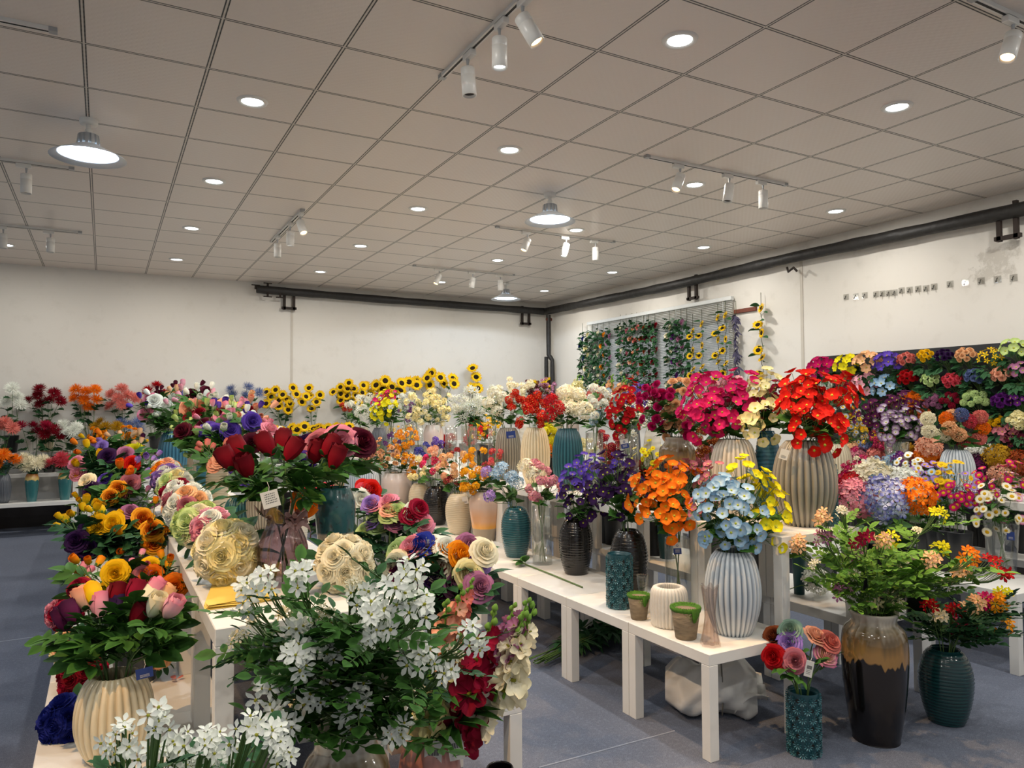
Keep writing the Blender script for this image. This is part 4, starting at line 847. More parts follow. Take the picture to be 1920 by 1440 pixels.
# bunches in buckets on the low row behind the raised one
for i, (px, y, c, kd, ym) in enumerate(((1060, 832, 'orange', 'cluster', 0), (1030, 815, 'lemon', 'cluster', 0), (1100, 850, 'pale yellow', 'tiny', 0), (1150, 830, 'crimson', 'cluster', 0), (1140, 862, 'salmon', 'cluster', 0), (1205, 880, 'dark red', 'mum', 0), (1225, 860, 'lemon', 'daisy', 0), (1312, 862, 'pink', 'mum', 0), (1330, 830, 'rust', 'cluster', 0), (1430, 870, 'purple', 'cluster', 0), (895, 812, 'red', 'sunflower', 0), (830, 830, 'red', 'mum', 0), (915, 800, 'yellow', 'tiny', 0), (760, 815, 'yellow', 'tiny', 0), (950, 850, 'violet', 'tiny', 0), (1190, 900, 'white', 'cluster', 0))):
    p = vpos(px, 3.45); d = (p-CAM)@FW; zz = CAMH-(y-767)*d/FPX
    zb = .9 if p[1] > 5.3 else .45; p[2] = zb; vv = vase('bucket', p, max(.12, min(.45, zz-zb-.18)), .09, 'black', 'dark bucket of %s flowers on the row behind, %s along' % (c, ORD[i]), 'x'); vv['ph'] = 'hidden bucket of %ss' % K[kd][2].split()[-1]
    fill(vv, kd, c, blob(px, y, 16+60/d, 8+60/d, 4 if kd in ('mum', 'sunflower') else 5, i), False, .9, where='behind the raised vases')
# ------------------------------------------------------------------ right side of the middle display
v = V('pierced', 1556, 878, 25, '', 'dark teal pierced cylinder beside the largest grey vase', 'dark pierced cylinder', X=3.19, z=.9)
for px, py, c, r, dd, Y in ((1602, 935, 'pink', 38, 0, 2.75), (1658, 935, 'blue and white', 46, 0, 2.55), (1716, 930, 'orange', 36, 0, 2.5), (1640, 905, 'cream', 44, 0, 3.0), (1692, 910, 'white', 36, 0, 2.85), (1600, 905, 'red', 22, 0, 3.3)):
    p = vpos(px, {1602: 3.34, 1658: 3.42, 1716: 3.52, 1640: 3.74, 1692: 3.8}.get(px, 3.62)); d = (p-CAM)@FW; vv = vase('bucket', p, .3, .07, 'black', 'dark pot under the %s hydrangea' % c, 'dark pot', 'pot', 'pots under the big hydrangeas')
    hd = at_d(px, py, d); make_stem('hydra', c, p+arr(0, 0, .1), p+arr(0, 0, .31), hd, 'on the low row behind the big bush', True, r*1.08*d/FPX/.1, axis=p-FW*arr(1, 1, 0)*-.15)
v = V('bucket', 1495, 1030, 26, 'teal', 'slim teal bucket on the shaded low table', 'teal bucket', X=3.42)
v = V('bucket', 1250, 975, 40, 'teal', 'wide dark teal bucket on the low table behind the orange flowers', 'wide teal bucket', X=3.45)
p = vpos(1527, 3.45); make_stem('hydra', 'white', p+arr(-.12, .1, .03), p+arr(-.06, .05, .06), p+arr(0, 0, .085), 'lying on the shaded low table', True, .85)
# ------------------------------------------------------------------ right display
v = V('flare', 1880, 982, 60, '', 'flared clear glass vase of mixed daisies at the right edge', 'flared glass daisy vase', yb=1074)
fill(v, 'daisy', 'cream', [(1850, 950), (1870, 930), (1885, 955), (1865, 965)], size=1.15, dd=-.08); fill(v, 'daisy', 'pink and white', [(1905, 935), (1915, 960), (1895, 905)], size=1.15); fill(v, 'daisy', 'magenta', [(1875, 895), (1850, 905), (1895, 890), (1830, 920)], size=1.05, dd=.05); fill(v, 'daisy', 'lilac', [(1815, 925), (1835, 945), (1800, 910)], size=1.0, dd=.08)
for i, (px, y, c, kd) in enumerate(((1755, 905, 'pale blue', 'daisy'), (1775, 895, 'yellow', 'daisy'), (1795, 925, 'magenta', 'daisy'), (1715, 885, 'white', 'daisy'), (1735, 898, 'lilac', 'daisy'), (1655, 880, 'pale blue', 'tiny'), (1610, 880, 'magenta', 'tiny'), (1590, 895, 'crimson', 'cluster'), (1690, 885, 'purple', 'tiny'), (1630, 890, 'cream', 'tiny'))):
    p = vpos(px, 4.72); d = (p-CAM)@FW; vv = vase('bucket', p, .26, .08, 'black', 'dark bucket of %s flowers on the right low row, %s along' % (c, ORD[i]), 'x')
    fill(vv, kd, c, blob(px, y, 22, 16, 4, i), False, 1.0, where='on the right low row')
v = V('ribbed', 1795, 848, 61, 'blue grey', 'blue-grey fluted vase of pompon flowers on the right display', 'fluted pompon vase', X=5.2, z=.9)
for c, L in (('apricot', [(1785, 780), (1780, 803), (1798, 815)]), ('coral', [(1818, 790), (1805, 826)]), ('salmon', [(1838, 782), (1835, 822)]), ('cream', [(1740, 785), (1742, 808), (1770, 815)]), ('orange', [(1842, 803), (1775, 785)]), ('slate blue', [(1802, 778)])): fill(v, 'pom', c, L, True, 1.0, .05, leafy=.8)
v = V('flare', 1683, 832, 44, '', 'flared clear glass vase of white and purple pansies', 'flared pansy vase', X=5.2, z=.9)
fill(v, 'cup', 'purple and white', [(1665, 795), (1685, 790), (1705, 795), (1680, 810), (1710, 785), (1660, 780)], size=.95); fill(v, 'cup', 'plum', [(1650, 775), (1680, 760), (1640, 790), (1700, 755), (1625, 770)], False, .95, dd=.15); fill(v, 'cup', 'rust', [(1725, 785), (1720, 765)], False, .9, dd=.1)
v = V('ribbed', 1572, 836, 49, 'pale cream', 'pale fluted vase of black-eyed white daisies', 'pale fluted daisy vase', X=5.15, z=.9)
fill(v, 'daisy', 'black and white', [(1595, 775), (1605, 790), (1590, 800), (1575, 790), (1600, 812), (1585, 770)], size=1.05); fill(v, 'daisy', 'rust', [(1605, 760), (1585, 760)], False)
for i, (px, y, c, kd, s) in enumerate(((1613, 858, 'dusty pink', 'hydra', 1), (1640, 850, 'salmon', 'hydrasm', 1), (1598, 838, 'apricot', 'hydrasm', .9), (1622, 835, 'slate blue', 'hydrasm', .8), (1710, 862, 'rust', 'hydra', 1), (1738, 857, 'orange', 'hydra', .9), (1742, 838, 'peach', 'hydra', .9), (1700, 842, 'mustard', 'hydrasm', 1), (1843, 872, 'plum', 'hydra', 1), (1845, 880, 'dark purple', 'hydra', .9), (1870, 857, 'mustard', 'hydra', .95), (1885, 885, 'peach', 'hydra', 1.1), (1915, 868, 'rust', 'hydra', .9), (1828, 842, 'white', 'hydrasm', 1.2), (1850, 845, 'white', 'hydrasm', .9), (1565, 855, 'salmon', 'hydrasm', .9), (1780, 858, 'salmon', 'hydrasm', .8))):
    X = 5.75; p = vpos(px, X); d = (p-CAM)@FW; vv = vase('bucket', p, .3, .07, 'black', 'dark bucket under the %s hydrangea, right display, %s along' % (c, ORD[i]), 'x')
    fill(vv, kd, c, [(px, y), (px+9, y+5)] if kd == 'hydrasm' else [(px, y)], False, s*1.15, .02, where='on the far right low row')
for i, (px, y, c, kd) in enumerate(((1605, 800, 'yellow', 'tiny'), (1632, 812, 'yellow', 'tiny'), (1655, 822, 'magenta', 'tiny'))):
    p = vpos(px, 5.8); vv = vase('bucket', p, .5, .06, 'black', 'tall dark bucket of %s sprays below the rack, %s along' % (c, ORD[i]), 'x'); fill(vv, kd, c, blob(px, y, 12, 8, 3, i), False, 1.0, where='in front of the black rack')
# ------------------------------------------------------------------ black rack with bunches on the right wall
rk = empty('flower_rack', (XR-.06, 4.0, 0)); tag(rk, 'black wall rack holding rows of flower bunches', 'rack'); rb = plain('rack_black', '0d0d0e', .5)
box(.02, .05, -1.6, 1.62, .5, 2.06).obj('back_panel', rb, rk, False)
for z in (1.9, 1.62, 1.36, 1.1, .85): box(-.06, .02, -1.6, 1.6, z-.2, z-.185).obj('ledge', rb, rk, False)
for y in (-1.6, -.5, .55, 1.6): box(-.02, .019, y-.02, y+.02, .5, 2.04).obj('upright', rb, rk, False)
RB = [(1540, 690, 'magenta', 'lily', 26), (1587, 684, 'lemon', 'lily', 25), (1627, 680, 'apricot', 'lily', 26), (1664, 682, 'violet', 'lily', 26), (1699, 674, 'salmon', 'minirose', 22), (1735, 667, 'yellow', 'minirose', 20), (1770, 668, 'dark purple', 'minirose', 22), (1810, 666, 'apricot', 'minirose', 24), (1857, 670, 'yellow', 'five', 26), (1900, 655, 'lime', 'cup', 26),
      (1586, 722, 'crimson', 'lily', 20), (1621, 722, 'pale pink', 'lily', 26), (1661, 726, 'pale blue', 'lily', 27), (1701, 708, 'red', 'minirose', 24), (1744, 712, 'pale green', 'minirose', 22), (1785, 714, 'coral', 'minirose', 24), (1828, 706, 'slate blue', 'minirose', 25), (1878, 702, 'peach', 'minirose', 25), (1912, 695, 'mauve', 'cup', 22),
      (1710, 750, 'orange', 'pom', 22), (1750, 754, 'mauve', 'pom', 22), (1783, 753, 'crimson', 'pom', 22), (1828, 752, 'pale green', 'pom', 26), (1880, 752, 'purple', 'minirose', 26), (1640, 768, 'plum', 'minirose', 22), (1680, 760, 'maroon', 'minirose', 20), (1868, 793, 'yellow', 'pom', 18), (1888, 812, 'dusty pink', 'lily', 22), (1912, 790, 'pale yellow', 'cluster', 24), (1905, 825, 'maroon', 'lily', 20), (1548, 725, 'white', 'minirose', 18), (1908, 750, 'purple', 'cup', 18)]
for i, (px, py, c, kd, rp) in enumerate(RB):
    p = onX(px, py, XR-.24); d = (p-CAM)@FW; R = rp*.9*d/FPX; base = arr(XR-.10, p[1], p[2]-.22); root = empty('flower_bunch', base); o = p-base
    smb = MB(); fmb = MB(); nrm = arr(-.75, -.25, .62); nrm /= np.linalg.norm(nrm); nb = 9 if kd in ('pom', 'lily', 'cup') else 12; br = R*{'lily': .42, 'minirose': .26, 'five': .3, 'cup': .36, 'pom': .3, 'cluster': .36}[kd]
    for j, q in enumerate(fib(nb, .0)):
        dr = frame(nrm, i)@q; hp = o+dr*R*arr(.8, 1, .8)*.85; tube([arr(0, 0, 0), o*.6+dr*R*.2, hp-dr*.02], .002, 4, smb, 4)
        link('bloom', bloom_mesh(kd if kd != 'five' else 'five', RND.randint(9)), root, hp, frame(dr+nrm*.4, RND.rand()*6), br*RND.uniform(.85, 1.15), [pm(c), petal(centre(kd))])
    for j in range(22):
        a = RND.rand()*6.28; dr = frame(nrm)@arr(math.cos(a), math.sin(a), RND.uniform(-.5, .4)); put_leaf(fmb, ('big', 'rose')[j % 2], o*.7+dr*R*.3+arr(-.02, 0, -.03), dr, .1, RND)
    smb.obj('stem', [STEM]*5, root); fmb.obj('foliage', [LEAFD]*4+[STEM], root)
    nz = {'lily': 'big open', 'minirose': 'small rose', 'five': 'small five-petal', 'cup': 'orchid-like', 'pom': 'ball-shaped', 'cluster': 'clustered'}[kd]
    tagn(root, '%s bunch of %s flowers on the black rack' % (c, nz), 'flower bunch', 'flower bunches on the black rack', p)
# ------------------------------------------------------------------ front right, on the carpet
v = V('drip', 1643, 1150, 116, '', 'tall dark floor vase with cream and amber dripping glaze', 'tall drip-glazed floor vase', yb=1385, z=0)
for c, L in (('mauve', [(1548, 1012), (1615, 1045), (1580, 1110)]), ('apricot', [(1545, 975), (1500, 1025), (1650, 1015), (1745, 1055), (1800, 1080)]), ('lemon', [(1752, 968), (1664, 1018), (1762, 1035)]), ('crimson', [(1620, 1015)]), ('orange', [(1815, 1045)]), ('red', [(1860, 1060), (1875, 1080)]), ('pale yellow', [(1640, 1130), (1670, 1140)])):
    fill(v, 'five', c, L, True, 1.0, .12, leafm=LEAFY)
fill(v, 'five', 'cream', [(1580, 960), (1690, 1060), (1600, 1075), (1720, 1000), (1530, 1060), (1770, 1100)], True, .6, .15, leafy=1.8, leafm=LEAFY, where='deep in the drip-glazed vase bush')
v = V('ring', 1775, 1222, 92, 'deep teal', 'dark teal combed floor vase at the right', 'dark teal floor vase', yb=1352, z=0)
for c, L in (('red', [(1785, 1150), (1745, 1140)]), ('magenta', [(1785, 1175), (1820, 1185), (1845, 1130)]), ('apricot', [(1825, 1135), (1808, 1150)]), ('cream', [(1762, 1160)]), ('amber', [(1865, 1125), (1860, 1140), (1880, 1175)]), ('lemon', [(1878, 1118)])): fill(v, 'five', c, L, True, 1.0, .1, leafm=LEAFD)
v = V('pierced', 1508, 1302, 56, '', 'teal pierced cylinder vase of eight roses on the carpet', 'pierced floor vase', yb=1411, z=0)
for c, L in (('red', [(1447, 1231)]), ('lilac', [(1478, 1202)]), ('dusty pink', [(1492, 1239)]), ('two tone pink', [(1552, 1226)]), ('peach', [(1533, 1187)]), ('brown', [(1448, 1190)]), ('sage green', [(1480, 1178)]), ('salmon', [(1562, 1200)])): fill(v, 'rose', c, L, True, 1.08, .05, leafy=.6)
# ------------------------------------------------------------------ left display, low row: roses and buds in grey buckets down the aisle
v = V('ribbed', 214, 1262, 138, 'cream', 'cream fluted vase of rosebuds at the front of the left row', 'front cream fluted vase', yb=1420)
for c, L in (('plum', [(135, 1150), (118, 1162)]), ('peach', [(157, 1125)]), ('yellow', [(175, 1118)]), ('pink', [(186, 1137), (287, 1108)]), ('dark red', [(220, 1118), (259, 1152)]), ('dark purple', [(221, 1144)]), ('crimson', [(252, 1112)]), ('cream', [(274, 1122), (291, 1137)]), ('apricot', [(306, 1120)]), ('pale pink', [(322, 1140)])): fill(v, 'bud', c, L, True, 1.0, .06, leafy=1.3)
LLR = [(235, 1075, 3.25, 1068, 62, [('yellow', 'rose', [(215, 1075), (212, 1100), (285, 1065)], 1.0), ('orange', 'rose', [(330, 1100), (290, 1080)], 1.0), ('amber', 'smallbud', [(170, 1080), (155, 1062), (318, 1057)], 1.3), ('pink', 'smallbud', [(128, 1078), (262, 1050)], 1.2), ('dusty pink', 'rose', [(218, 1112), (270, 1076)], .8), ('crimson', 'rose', [(145, 1095)], .9)]),
       (225, 985, 3.95, 1002, 58, [('dark purple', 'rose', [(140, 1012), (160, 1030), (203, 1023), (165, 985), (185, 1000)], 1.1), ('yellow', 'rose', [(210, 980), (180, 985)], 1.1), ('red and yellow', 'rose', [(285, 992), (290, 1018), (270, 970), (302, 995)], 1.05), ('yellow', 'smallbud', [(155, 970), (150, 955), (190, 960), (135, 975)], 1.4), ('amber', 'smallbud', [(293, 965), (245, 1015)], 1.3), ('mauve', 'rose', [(245, 955)], .9)]),
       (225, 900, 4.75, 925, 52, [('dark purple', 'rose', [(168, 915), (190, 938), (210, 930)], 1.0), ('dusty pink', 'rose', [(218, 928), (245, 905)], 1.1), ('red and yellow', 'rose', [(220, 915), (205, 930)], 1.0), ('orange', 'smallbud', [(215, 890)], 1.6), ('mauve', 'smallbud', [(280, 915), (290, 900), (270, 945)], 1.5), ('cream', 'rose', [(160, 900)], 1.0), ('yellow', 'smallbud', [(155, 945)], 1.3), ('violet', 'rose', [(195, 895)], .9)]),
       (220, 858, 5.7, 885, 46, [('dark purple', 'rose', [(210, 858), (200, 855), (175, 890)], 1.25), ('yellow', 'smallbud', [(163, 860), (150, 880)], 1.7), ('scarlet', 'rose', [(252, 890), (248, 868)], 1.1), ('lilac', 'smallbud', [(275, 875), (285, 860), (250, 878)], 1.6), ('pink', 'rose', [(228, 872), (140, 865), (143, 885)], 1.1), ('mauve', 'rose', [(237, 850), (255, 855)], 1.1)]),
       (222, 832, 6.8, 862, 40, [('dark purple', 'rose', [(170, 848), (218, 838)], 1.3), ('orange', 'smallbud', [(160, 838), (195, 815)], 1.7), ('lilac', 'rose', [(178, 828), (190, 835)], 1.0), ('lemon', 'rose', [(245, 845), (235, 848), (255, 843)], 1.2), ('apricot', 'smallbud', [(225, 815), (250, 820), (265, 828)], 1.7), ('plum', 'smallbud', [(270, 838)], 1.6)]),
       (222, 815, 8.1, 840, 34, [('amber', 'minirose', [(180, 812), (195, 818), (240, 812), (255, 815)], 1.3), ('cream', 'rose', [(215, 828), (205, 825)], 1.1), ('yellow', 'smallbud', [(262, 822), (165, 820)], 1.6)])]
for i, (px, cy, Y, ym, w, fl) in enumerate(LLR):
    p = arr(.12, Y, .45); d = (p-CAM)@FW; zz = CAMH-(cy+28-767)*d/FPX
    vv = vase('bucket', p, max(.2, zz-.45-.05), .10, 'grey', 'grey flower bucket of mixed roses along the left aisle, %s from the front' % ORD[i+1], 'x'); vv['ph'] = 'x'
    for c, kd, L, s in fl: fill(vv, kd, c, L, i < 4, s, .1, where='in the %s left aisle bucket' % ORD[i+1], leafy=1.5, leafm=LEAFD if i % 2 else LEAF)
# bouquets lying on their sides
BQ = []
def bouquet(px, py, z, R, d, cols, kd, n, br, lab, near=True, stl=.2, dist=None):
    p0 = onz(px, py, z+R*.95) if dist is None else at_d(px, py, dist); dv = np.asarray(d, float); dv /= np.linalg.norm(dv)
    root = empty('rose_bouquet' if kd == 'rose' else 'flower_bouquet', p0); tag(root, lab, 'bouquet', 'round bouquets lying on the left display')
    for j, q in enumerate(fib(n, -.12)):
        dr = frame(dv, 1.3)@(q+RND.normal(0, .06, 3)); dr /= np.linalg.norm(dr); c = cols[j % len(cols)]
        link('bloom', bloom_mesh(kd, RND.randint(9)), root, dr*(R-br*.25)*RND.uniform(.94, 1.04), frame(dr+dv*.15, RND.rand()*6), br*.88*RND.uniform(.92, 1.1), [pm(c), petal(centre(kd))])
    fm = MB()
    for j in range(12):
        a = j*.52; dr = frame(dv)@arr(math.cos(a), math.sin(a), -.25); put_leaf(fm, 'big', dr*R*.55-dv*R*.3, dr, R*.9, RND)
    fm.obj('foliage', [LEAFD]*4+[STEM], root)
    sm = MB()
    for j in range(9): a = j*2.4; q = frame(dv)@arr(math.cos(a), math.sin(a), 0)*R*.12*math.sqrt(j/9); tube([q*3+dv*R*.2, q-dv*R*.6, q*1.1-dv*(R+stl)+arr(0, 0, -R*.75)], .004, 5, sm, 4)
    sm.obj('stem_bundle', [STEMD]*5, root)
bouquet(425, 1036, .9, .118, (-.35, -.8, .35), ['pale yellow', 'cream'], 'rose', 15, .058, 'round bouquet of big cream yellow roses beside the smoked glass vase', dist=2.5)
bouquet(645, 1057, .9, .105, (.15, -.85, .45), ['cream'], 'rose', 20, .038, 'round bouquet of ivory roses at the front table edge', dist=2.42)
bouquet(372, 985, .9, .105, (-.6, -.5, .5), ['pale green', 'lime', 'cream'], 'rose', 14, .05, 'round bouquet of lime cream roses behind the cream yellow one', dist=2.95)
bouquet(400, 992, .9, .09, (-.7, -.4, .5), ['pink', 'pale pink', 'white'], 'rose', 14, .042, 'pink and white bouquet wedged between lime and cream bouquets', dist=2.82)
bouquet(352, 950, .9, .115, (-.7, -.4, .5), ['white', 'dusty pink', 'apricot', 'white'], 'rose', 16, .045, 'bouquet of white and dusty pink flowers with frilly rim', dist=3.3)
bouquet(336, 932, .9, .095, (-.7, -.3, .5), ['white', 'crimson', 'white'], 'rose', 16, .04, 'bouquet of white flowers with crimson ones among them', dist=3.55)
bouquet(330, 912, .9, .105, (-.7, -.3, .5), ['pale green', 'white', 'pale yellow'], 'rose', 14, .045, 'pale green and white bouquet on the raised left row', dist=3.95)
bouquet(316, 900, .9, .1, (-.7, -.3, .5), ['lilac', 'lilac', 'white'], 'rose', 16, .042, 'lilac bouquet on the raised left row', dist=4.3)
bouquet(311, 885, .9, .1, (-.6, -.3, .7), ['amber', 'white', 'peach'], 'rose', 16, .042, 'amber and white bouquet, farthest on the raised left row', dist=4.7)
bouquet(126, 1352, .45, .088, (-.55, -.7, .35), ['navy blue'], 'rose', 12, .046, 'royal blue rose bouquet lying beside the front cream vase', dist=2.38)
bouquet(155, 1268, .45, .09, (-.5, -.7, .45), ['dark red', 'crimson'], 'rose', 16, .04, 'deep red rose bouquet behind the royal blue one', dist=2.68)
bouquet(132, 1212, .45, .08, (-.6, -.6, .4), ['apricot', 'pale yellow'], 'rose', 12, .045, 'soft yellow rose bouquet at the left table edge', dist=2.9)
bouquet(122, 1150, .45, .08, (-.6, -.6, .4), ['crimson', 'pink'], 'rose', 12, .04, 'crimson and pink bouquet at the left table edge', dist=3.15)
bouquet(300, 1232, .45, .05, (.1, -.7, .5), ['apricot', 'peach'], 'rose', 4, .04, 'loose peach roses lying behind the front cream vase', dist=2.85)
# raised left row: vases
v = V('smoke', 530, 953, 92, '', 'smoked glass vase with ruffled rim and ribbon bow', 'smoked ruffled vase', yb=1096, z=.9)
sv = v; vo = v['o']; sat = plain('taupe_satin', '7a5a56', .5, 0, .2)
bw = MB()
for sx in (-1, 1):
    for k, (dx, dz, ln) in enumerate(((.045, .012, .8), (.04, -.035, .7))):
        c = bez([(0, 0, 0), (sx*dx*.6, -.03, dz+.05), (sx*dx*1.5, -.02, dz+.02), (sx*dx*(1.2 if k else .1), -.01, dz*1.5 if k else -.01)], 8)
        w = .012; bw.add(np.stack([c+arr(0, 0, -w*ln), c+arr(0, .006, w*ln)], 1).reshape(-1, 3), [(2*i, 2*i+2, 2*i+3, 2*i+1) for i in range(7)])
tube([(.045*math.cos(a)*1.1, .045*math.sin(a)*1.1+.05, .0) for a in np.linspace(0, 2*pi, 17)], .006, 5, bw)
bo = bw.obj('ribbon_bow', sat, vo, loc=(v['R']*.35, -v['R']*.62, v['H']*.82))
fill(v, 'bud', 'dark red', [(427, 862), (448, 842), (460, 875), (500, 835), (532, 830), (548, 845), (592, 848), (618, 838), (630, 858)], True, 1.12, .07, leafy=1.0)
v = V('smooth', 629, 895, 74, 'teal', 'teal speckled vase with bare cream base', 'teal speckled vase', X=.74, z=.9, H=.31)
fill(v, 'rose', 'dusty pink', [(592, 828)], True, 1.25); fill(v, 'rose', 'pink', [(642, 824)], True, 1.3); fill(v, 'rose', 'maroon', [(683, 825)], True, 1.2); fill(v, 'rose', 'dark purple', [(570, 822)], True, 1.0, dd=.15); fill(v, 'rose', 'violet', [(567, 860)], True, 1.0, dd=.1)
LUV = [('ribbed', 450, 930, 56, 'teal', .62, 'teal fluted vase behind the ruffled smoked glass vase', 'teal vase behind ruffled one'), ('ribbed', 416, 925, 42, 'pale cream', .62, 'cream fluted vase behind the teal fluted one, left display', 'left cream fluted vase'), ('ribbed', 492, 905, 58, 'grey', .70, 'grey fluted vase under violet and peach roses', 'left grey fluted vase'), ('ring', 407, 852, 40, 'pale cream', .55, 'cream combed vase on the raised left row', 'left cream combed vase'), ('ring', 386, 835, 34, 'blue', .58, 'blue combed vase beside the fluted blue one', 'left blue combed vase'), ('ribbed', 364, 838, 26, 'grey', .58, 'slim grey fluted vase between two blue vases', 'slim grey fluted vase'), ('ribbed', 326, 806, 58, 'blue', .52, 'big blue fluted vase at the far end of the raised left row', 'far blue fluted vase')]
LV = [V(a, b, c, d, e, g, h, X=f, z=.9) for a, b, c, d, e, f, g, h in LUV]
fill(LV[2], 'rose', 'violet', [(440, 870), (458, 905)], True, 1.0); fill(LV[2], 'rose', 'peach', [(400, 866), (410, 858)], True, 1.0); fill(LV[2], 'smallbud', 'salmon', [(395, 835), (380, 845)], True, 1.3); fill(LV[2], 'rose', 'pink', [(510, 800)], True, 1.0)
fill(LV[3], 'rose', 'maroon', [(362, 810), (338, 808), (472, 830), (380, 795)], True, 1.15, leafy=1.8); fill(LV[3], 'rose', 'violet', [(390, 803), (433, 803), (475, 788), (405, 808)], True, 1.15, leafy=1.5); fill(LV[3], 'smallbud', 'white', [(418, 808), (445, 815), (515, 825), (390, 838)], True, 1.5); fill(LV[3], 'smallbud', 'lime', [(360, 842), (375, 830), (440, 835)], True, 1.4)
fill(LV[4], 'rose', 'pink', [(415, 793), (455, 808), (492, 795), (505, 805)], False, 1.1); fill(LV[4], 'smallbud', 'violet', [(422, 770), (485, 775), (410, 775)], False, 1.5); fill(LV[4], 'smallbud', 'peach', [(428, 785), (495, 773), (478, 770)], False, 1.6); fill(LV[4], 'rose', 'white', [(445, 795), (465, 780), (430, 820)], False, 1.0)
fill(LV[5], 'rose', 'peach', [(350, 762), (425, 760), (375, 758)], False, 1.35); fill(LV[5], 'smallbud', 'white', [(412, 752), (372, 740), (400, 738)], False, 1.6); fill(LV[5], 'rose', 'dark red', [(358, 783), (370, 775), (385, 788)], False, 1.2); fill(LV[5], 'smallbud', 'lime', [(345, 772), (402, 762), (330, 790)], False, 1.4)
fill(LV[6], 'rose', 'white', [(288, 748), (308, 762), (325, 765), (283, 785), (305, 790), (318, 795), (300, 778), (322, 810)], False, 1.35, leafy=1.6); fill(LV[6], 'rose', 'pink', [(270, 772), (278, 745)], False, 1.35); fill(LV[6], 'rose', 'maroon', [(350, 735), (362, 735), (295, 735), (390, 730)], False, 1.2, dd=.3); fill(LV[6], 'smallbud', 'apricot', [(322, 745), (335, 745), (460, 748), (450, 762)], False, 1.8, dd=.2); fill(LV[6], 'rose', 'yellow', [(452, 762)], False, 1.1, dd=.2); fill(LV[6], 'smallbud', 'violet', [(262, 752), (345, 738)], False, 1.5)
fill(LV[3], 'smallbud', 'pink', blob(430, 800, 70, 40, 8, 3), False, 1.35, dd=.1); fill(LV[3], 'smallbud', 'white', blob(450, 810, 70, 35, 6, 8), False, 1.35, dd=.1)
fill(LV[4], 'rose', 'dark red', blob(420, 780, 60, 30, 4, 5), False, .9, dd=.1); fill(LV[4], 'smallbud', 'lime', blob(400, 790, 70, 40, 6, 6), False, 1.3)
fill(LV[5], 'smallbud', 'pale pink', blob(380, 755, 70, 22, 7, 7), False, 1.5, dd=.3); fill(LV[6], 'smallbud', 'white', blob(330, 755, 55, 25, 6, 9), False, 1.6); fill(LV[6], 'smallbud', 'maroon', blob(340, 735, 60, 8, 5, 2), False, 1.5, dd=.4)
v = V('ring', 560, 930, 36, 'white', 'off-white combed vase deep inside the left display', 'hidden off-white vase', X=.72, z=.9); fill(v, 'rose', 'orange', [(575, 948), (565, 935)], False, .8, dd=-.5, where='between ruffled and speckled vases'); 
# low tables right of the left display
v = V('flare', 815, 1160, 70, '', 'clear glass vase holding a dome of mixed roses', 'glass vase of mixed roses', X=1.02, H=.26)
for c, L in (('pink', [(773, 1083), (783, 1048), (767, 1022)]), ('blue', [(785, 1020)]), ('amber', [(812, 1022), (868, 1037)]), ('white', [(842, 1022), (805, 1012)]), ('mauve', [(883, 1022), (856, 1095), (902, 1098)]), ('dark red', [(825, 1055), (838, 1045), (812, 1048)]), ('cream', [(822, 1060), (737, 1055), (912, 1030)]), ('pale green', [(868, 1062), (740, 1030)]), ('dark purple', [(816, 1080), (785, 1070)]), ('plum', [(808, 1110), (745, 1075)]), ('lilac', [(903, 1048)]), ('pale yellow', [(882, 1075)])): fill(v, 'rose', c, L, True, 1.12, .05, leafy=1.2, leafm=LEAFD)
v = V('bucket', 735, 1025, 95, 'black', 'black bucket of pale green and pink roses on the low table', 'black rose bucket', X=1.1, H=.26)
for c, L in (('pale green', [(683, 990), (707, 985), (700, 958), (728, 960), (745, 955)]), ('white', [(772, 985), (715, 985), (780, 960)]), ('mauve', [(740, 975)]), ('crimson', [(760, 958), (790, 950), (770, 965)]), ('pink', [(797, 980), (700, 940), (725, 935)]), ('lilac', [(692, 942), (695, 975)]), ('peach', [(745, 945), (730, 950)])): fill(v, 'rose', c, L, True, 1.0, .06, leafm=LEAFD)
v = V('bucket', 660, 950, 70, 'black', 'black bucket of coral and white blooms behind the speckled vase', 'black bucket behind', X=1.08, H=.32)
for c, L in (('coral', [(605, 925), (690, 920), (580, 920)]), ('white', [(575, 955), (680, 935), (600, 950)]), ('amber', [(585, 940)]), ('dark purple', [(590, 955), (600, 970)]), ('scarlet', [(700, 918), (690, 912)])): fill(v, 'rose', c, L, False, 1.15, .08, leafm=LEAFD)
# front bush of white blossom in the big cream and brown floor vase
v = V('drip', 650, 1362, 172, '', 'big cream and brown glazed floor vase under white blossom', 'big cream floor vase', X=.56, z=0)
WB = [(565, 1090), (470, 1120), (500, 1105), (690, 1125), (702, 1165), (775, 1085), (760, 1130), (780, 1150), (580, 1215), (560, 1240), (625, 1225), (690, 1200), (755, 1225), (785, 1240), (600, 1310), (650, 1330), (505, 1290), (675, 1315), (530, 1355), (700, 1180), (815, 1270), (880, 1195), (745, 1380), (570, 1180), (735, 1110)]
fill(v, 'five', 'white', WB, True, 1.0, .1, dd=-.17, leafm=LEAF, leafy=.9, where='of the big front bush')
fill(v, 'five', 'cream', [(450, 1200), (480, 1160), (610, 1150), (850, 1230), (620, 1270), (560, 1330), (720, 1280), (780, 1330), (660, 1100), (540, 1150)], True, .55, .18, leafm=LEAFD, leafy=1.4, where='leafy and half open in the front bush')
p = arr(.04, 1.22, 0); v = vase('smooth', p, .5, .1, 'dark', 'dark floor vase of white blossom at the lower left edge', 'lower left vase')
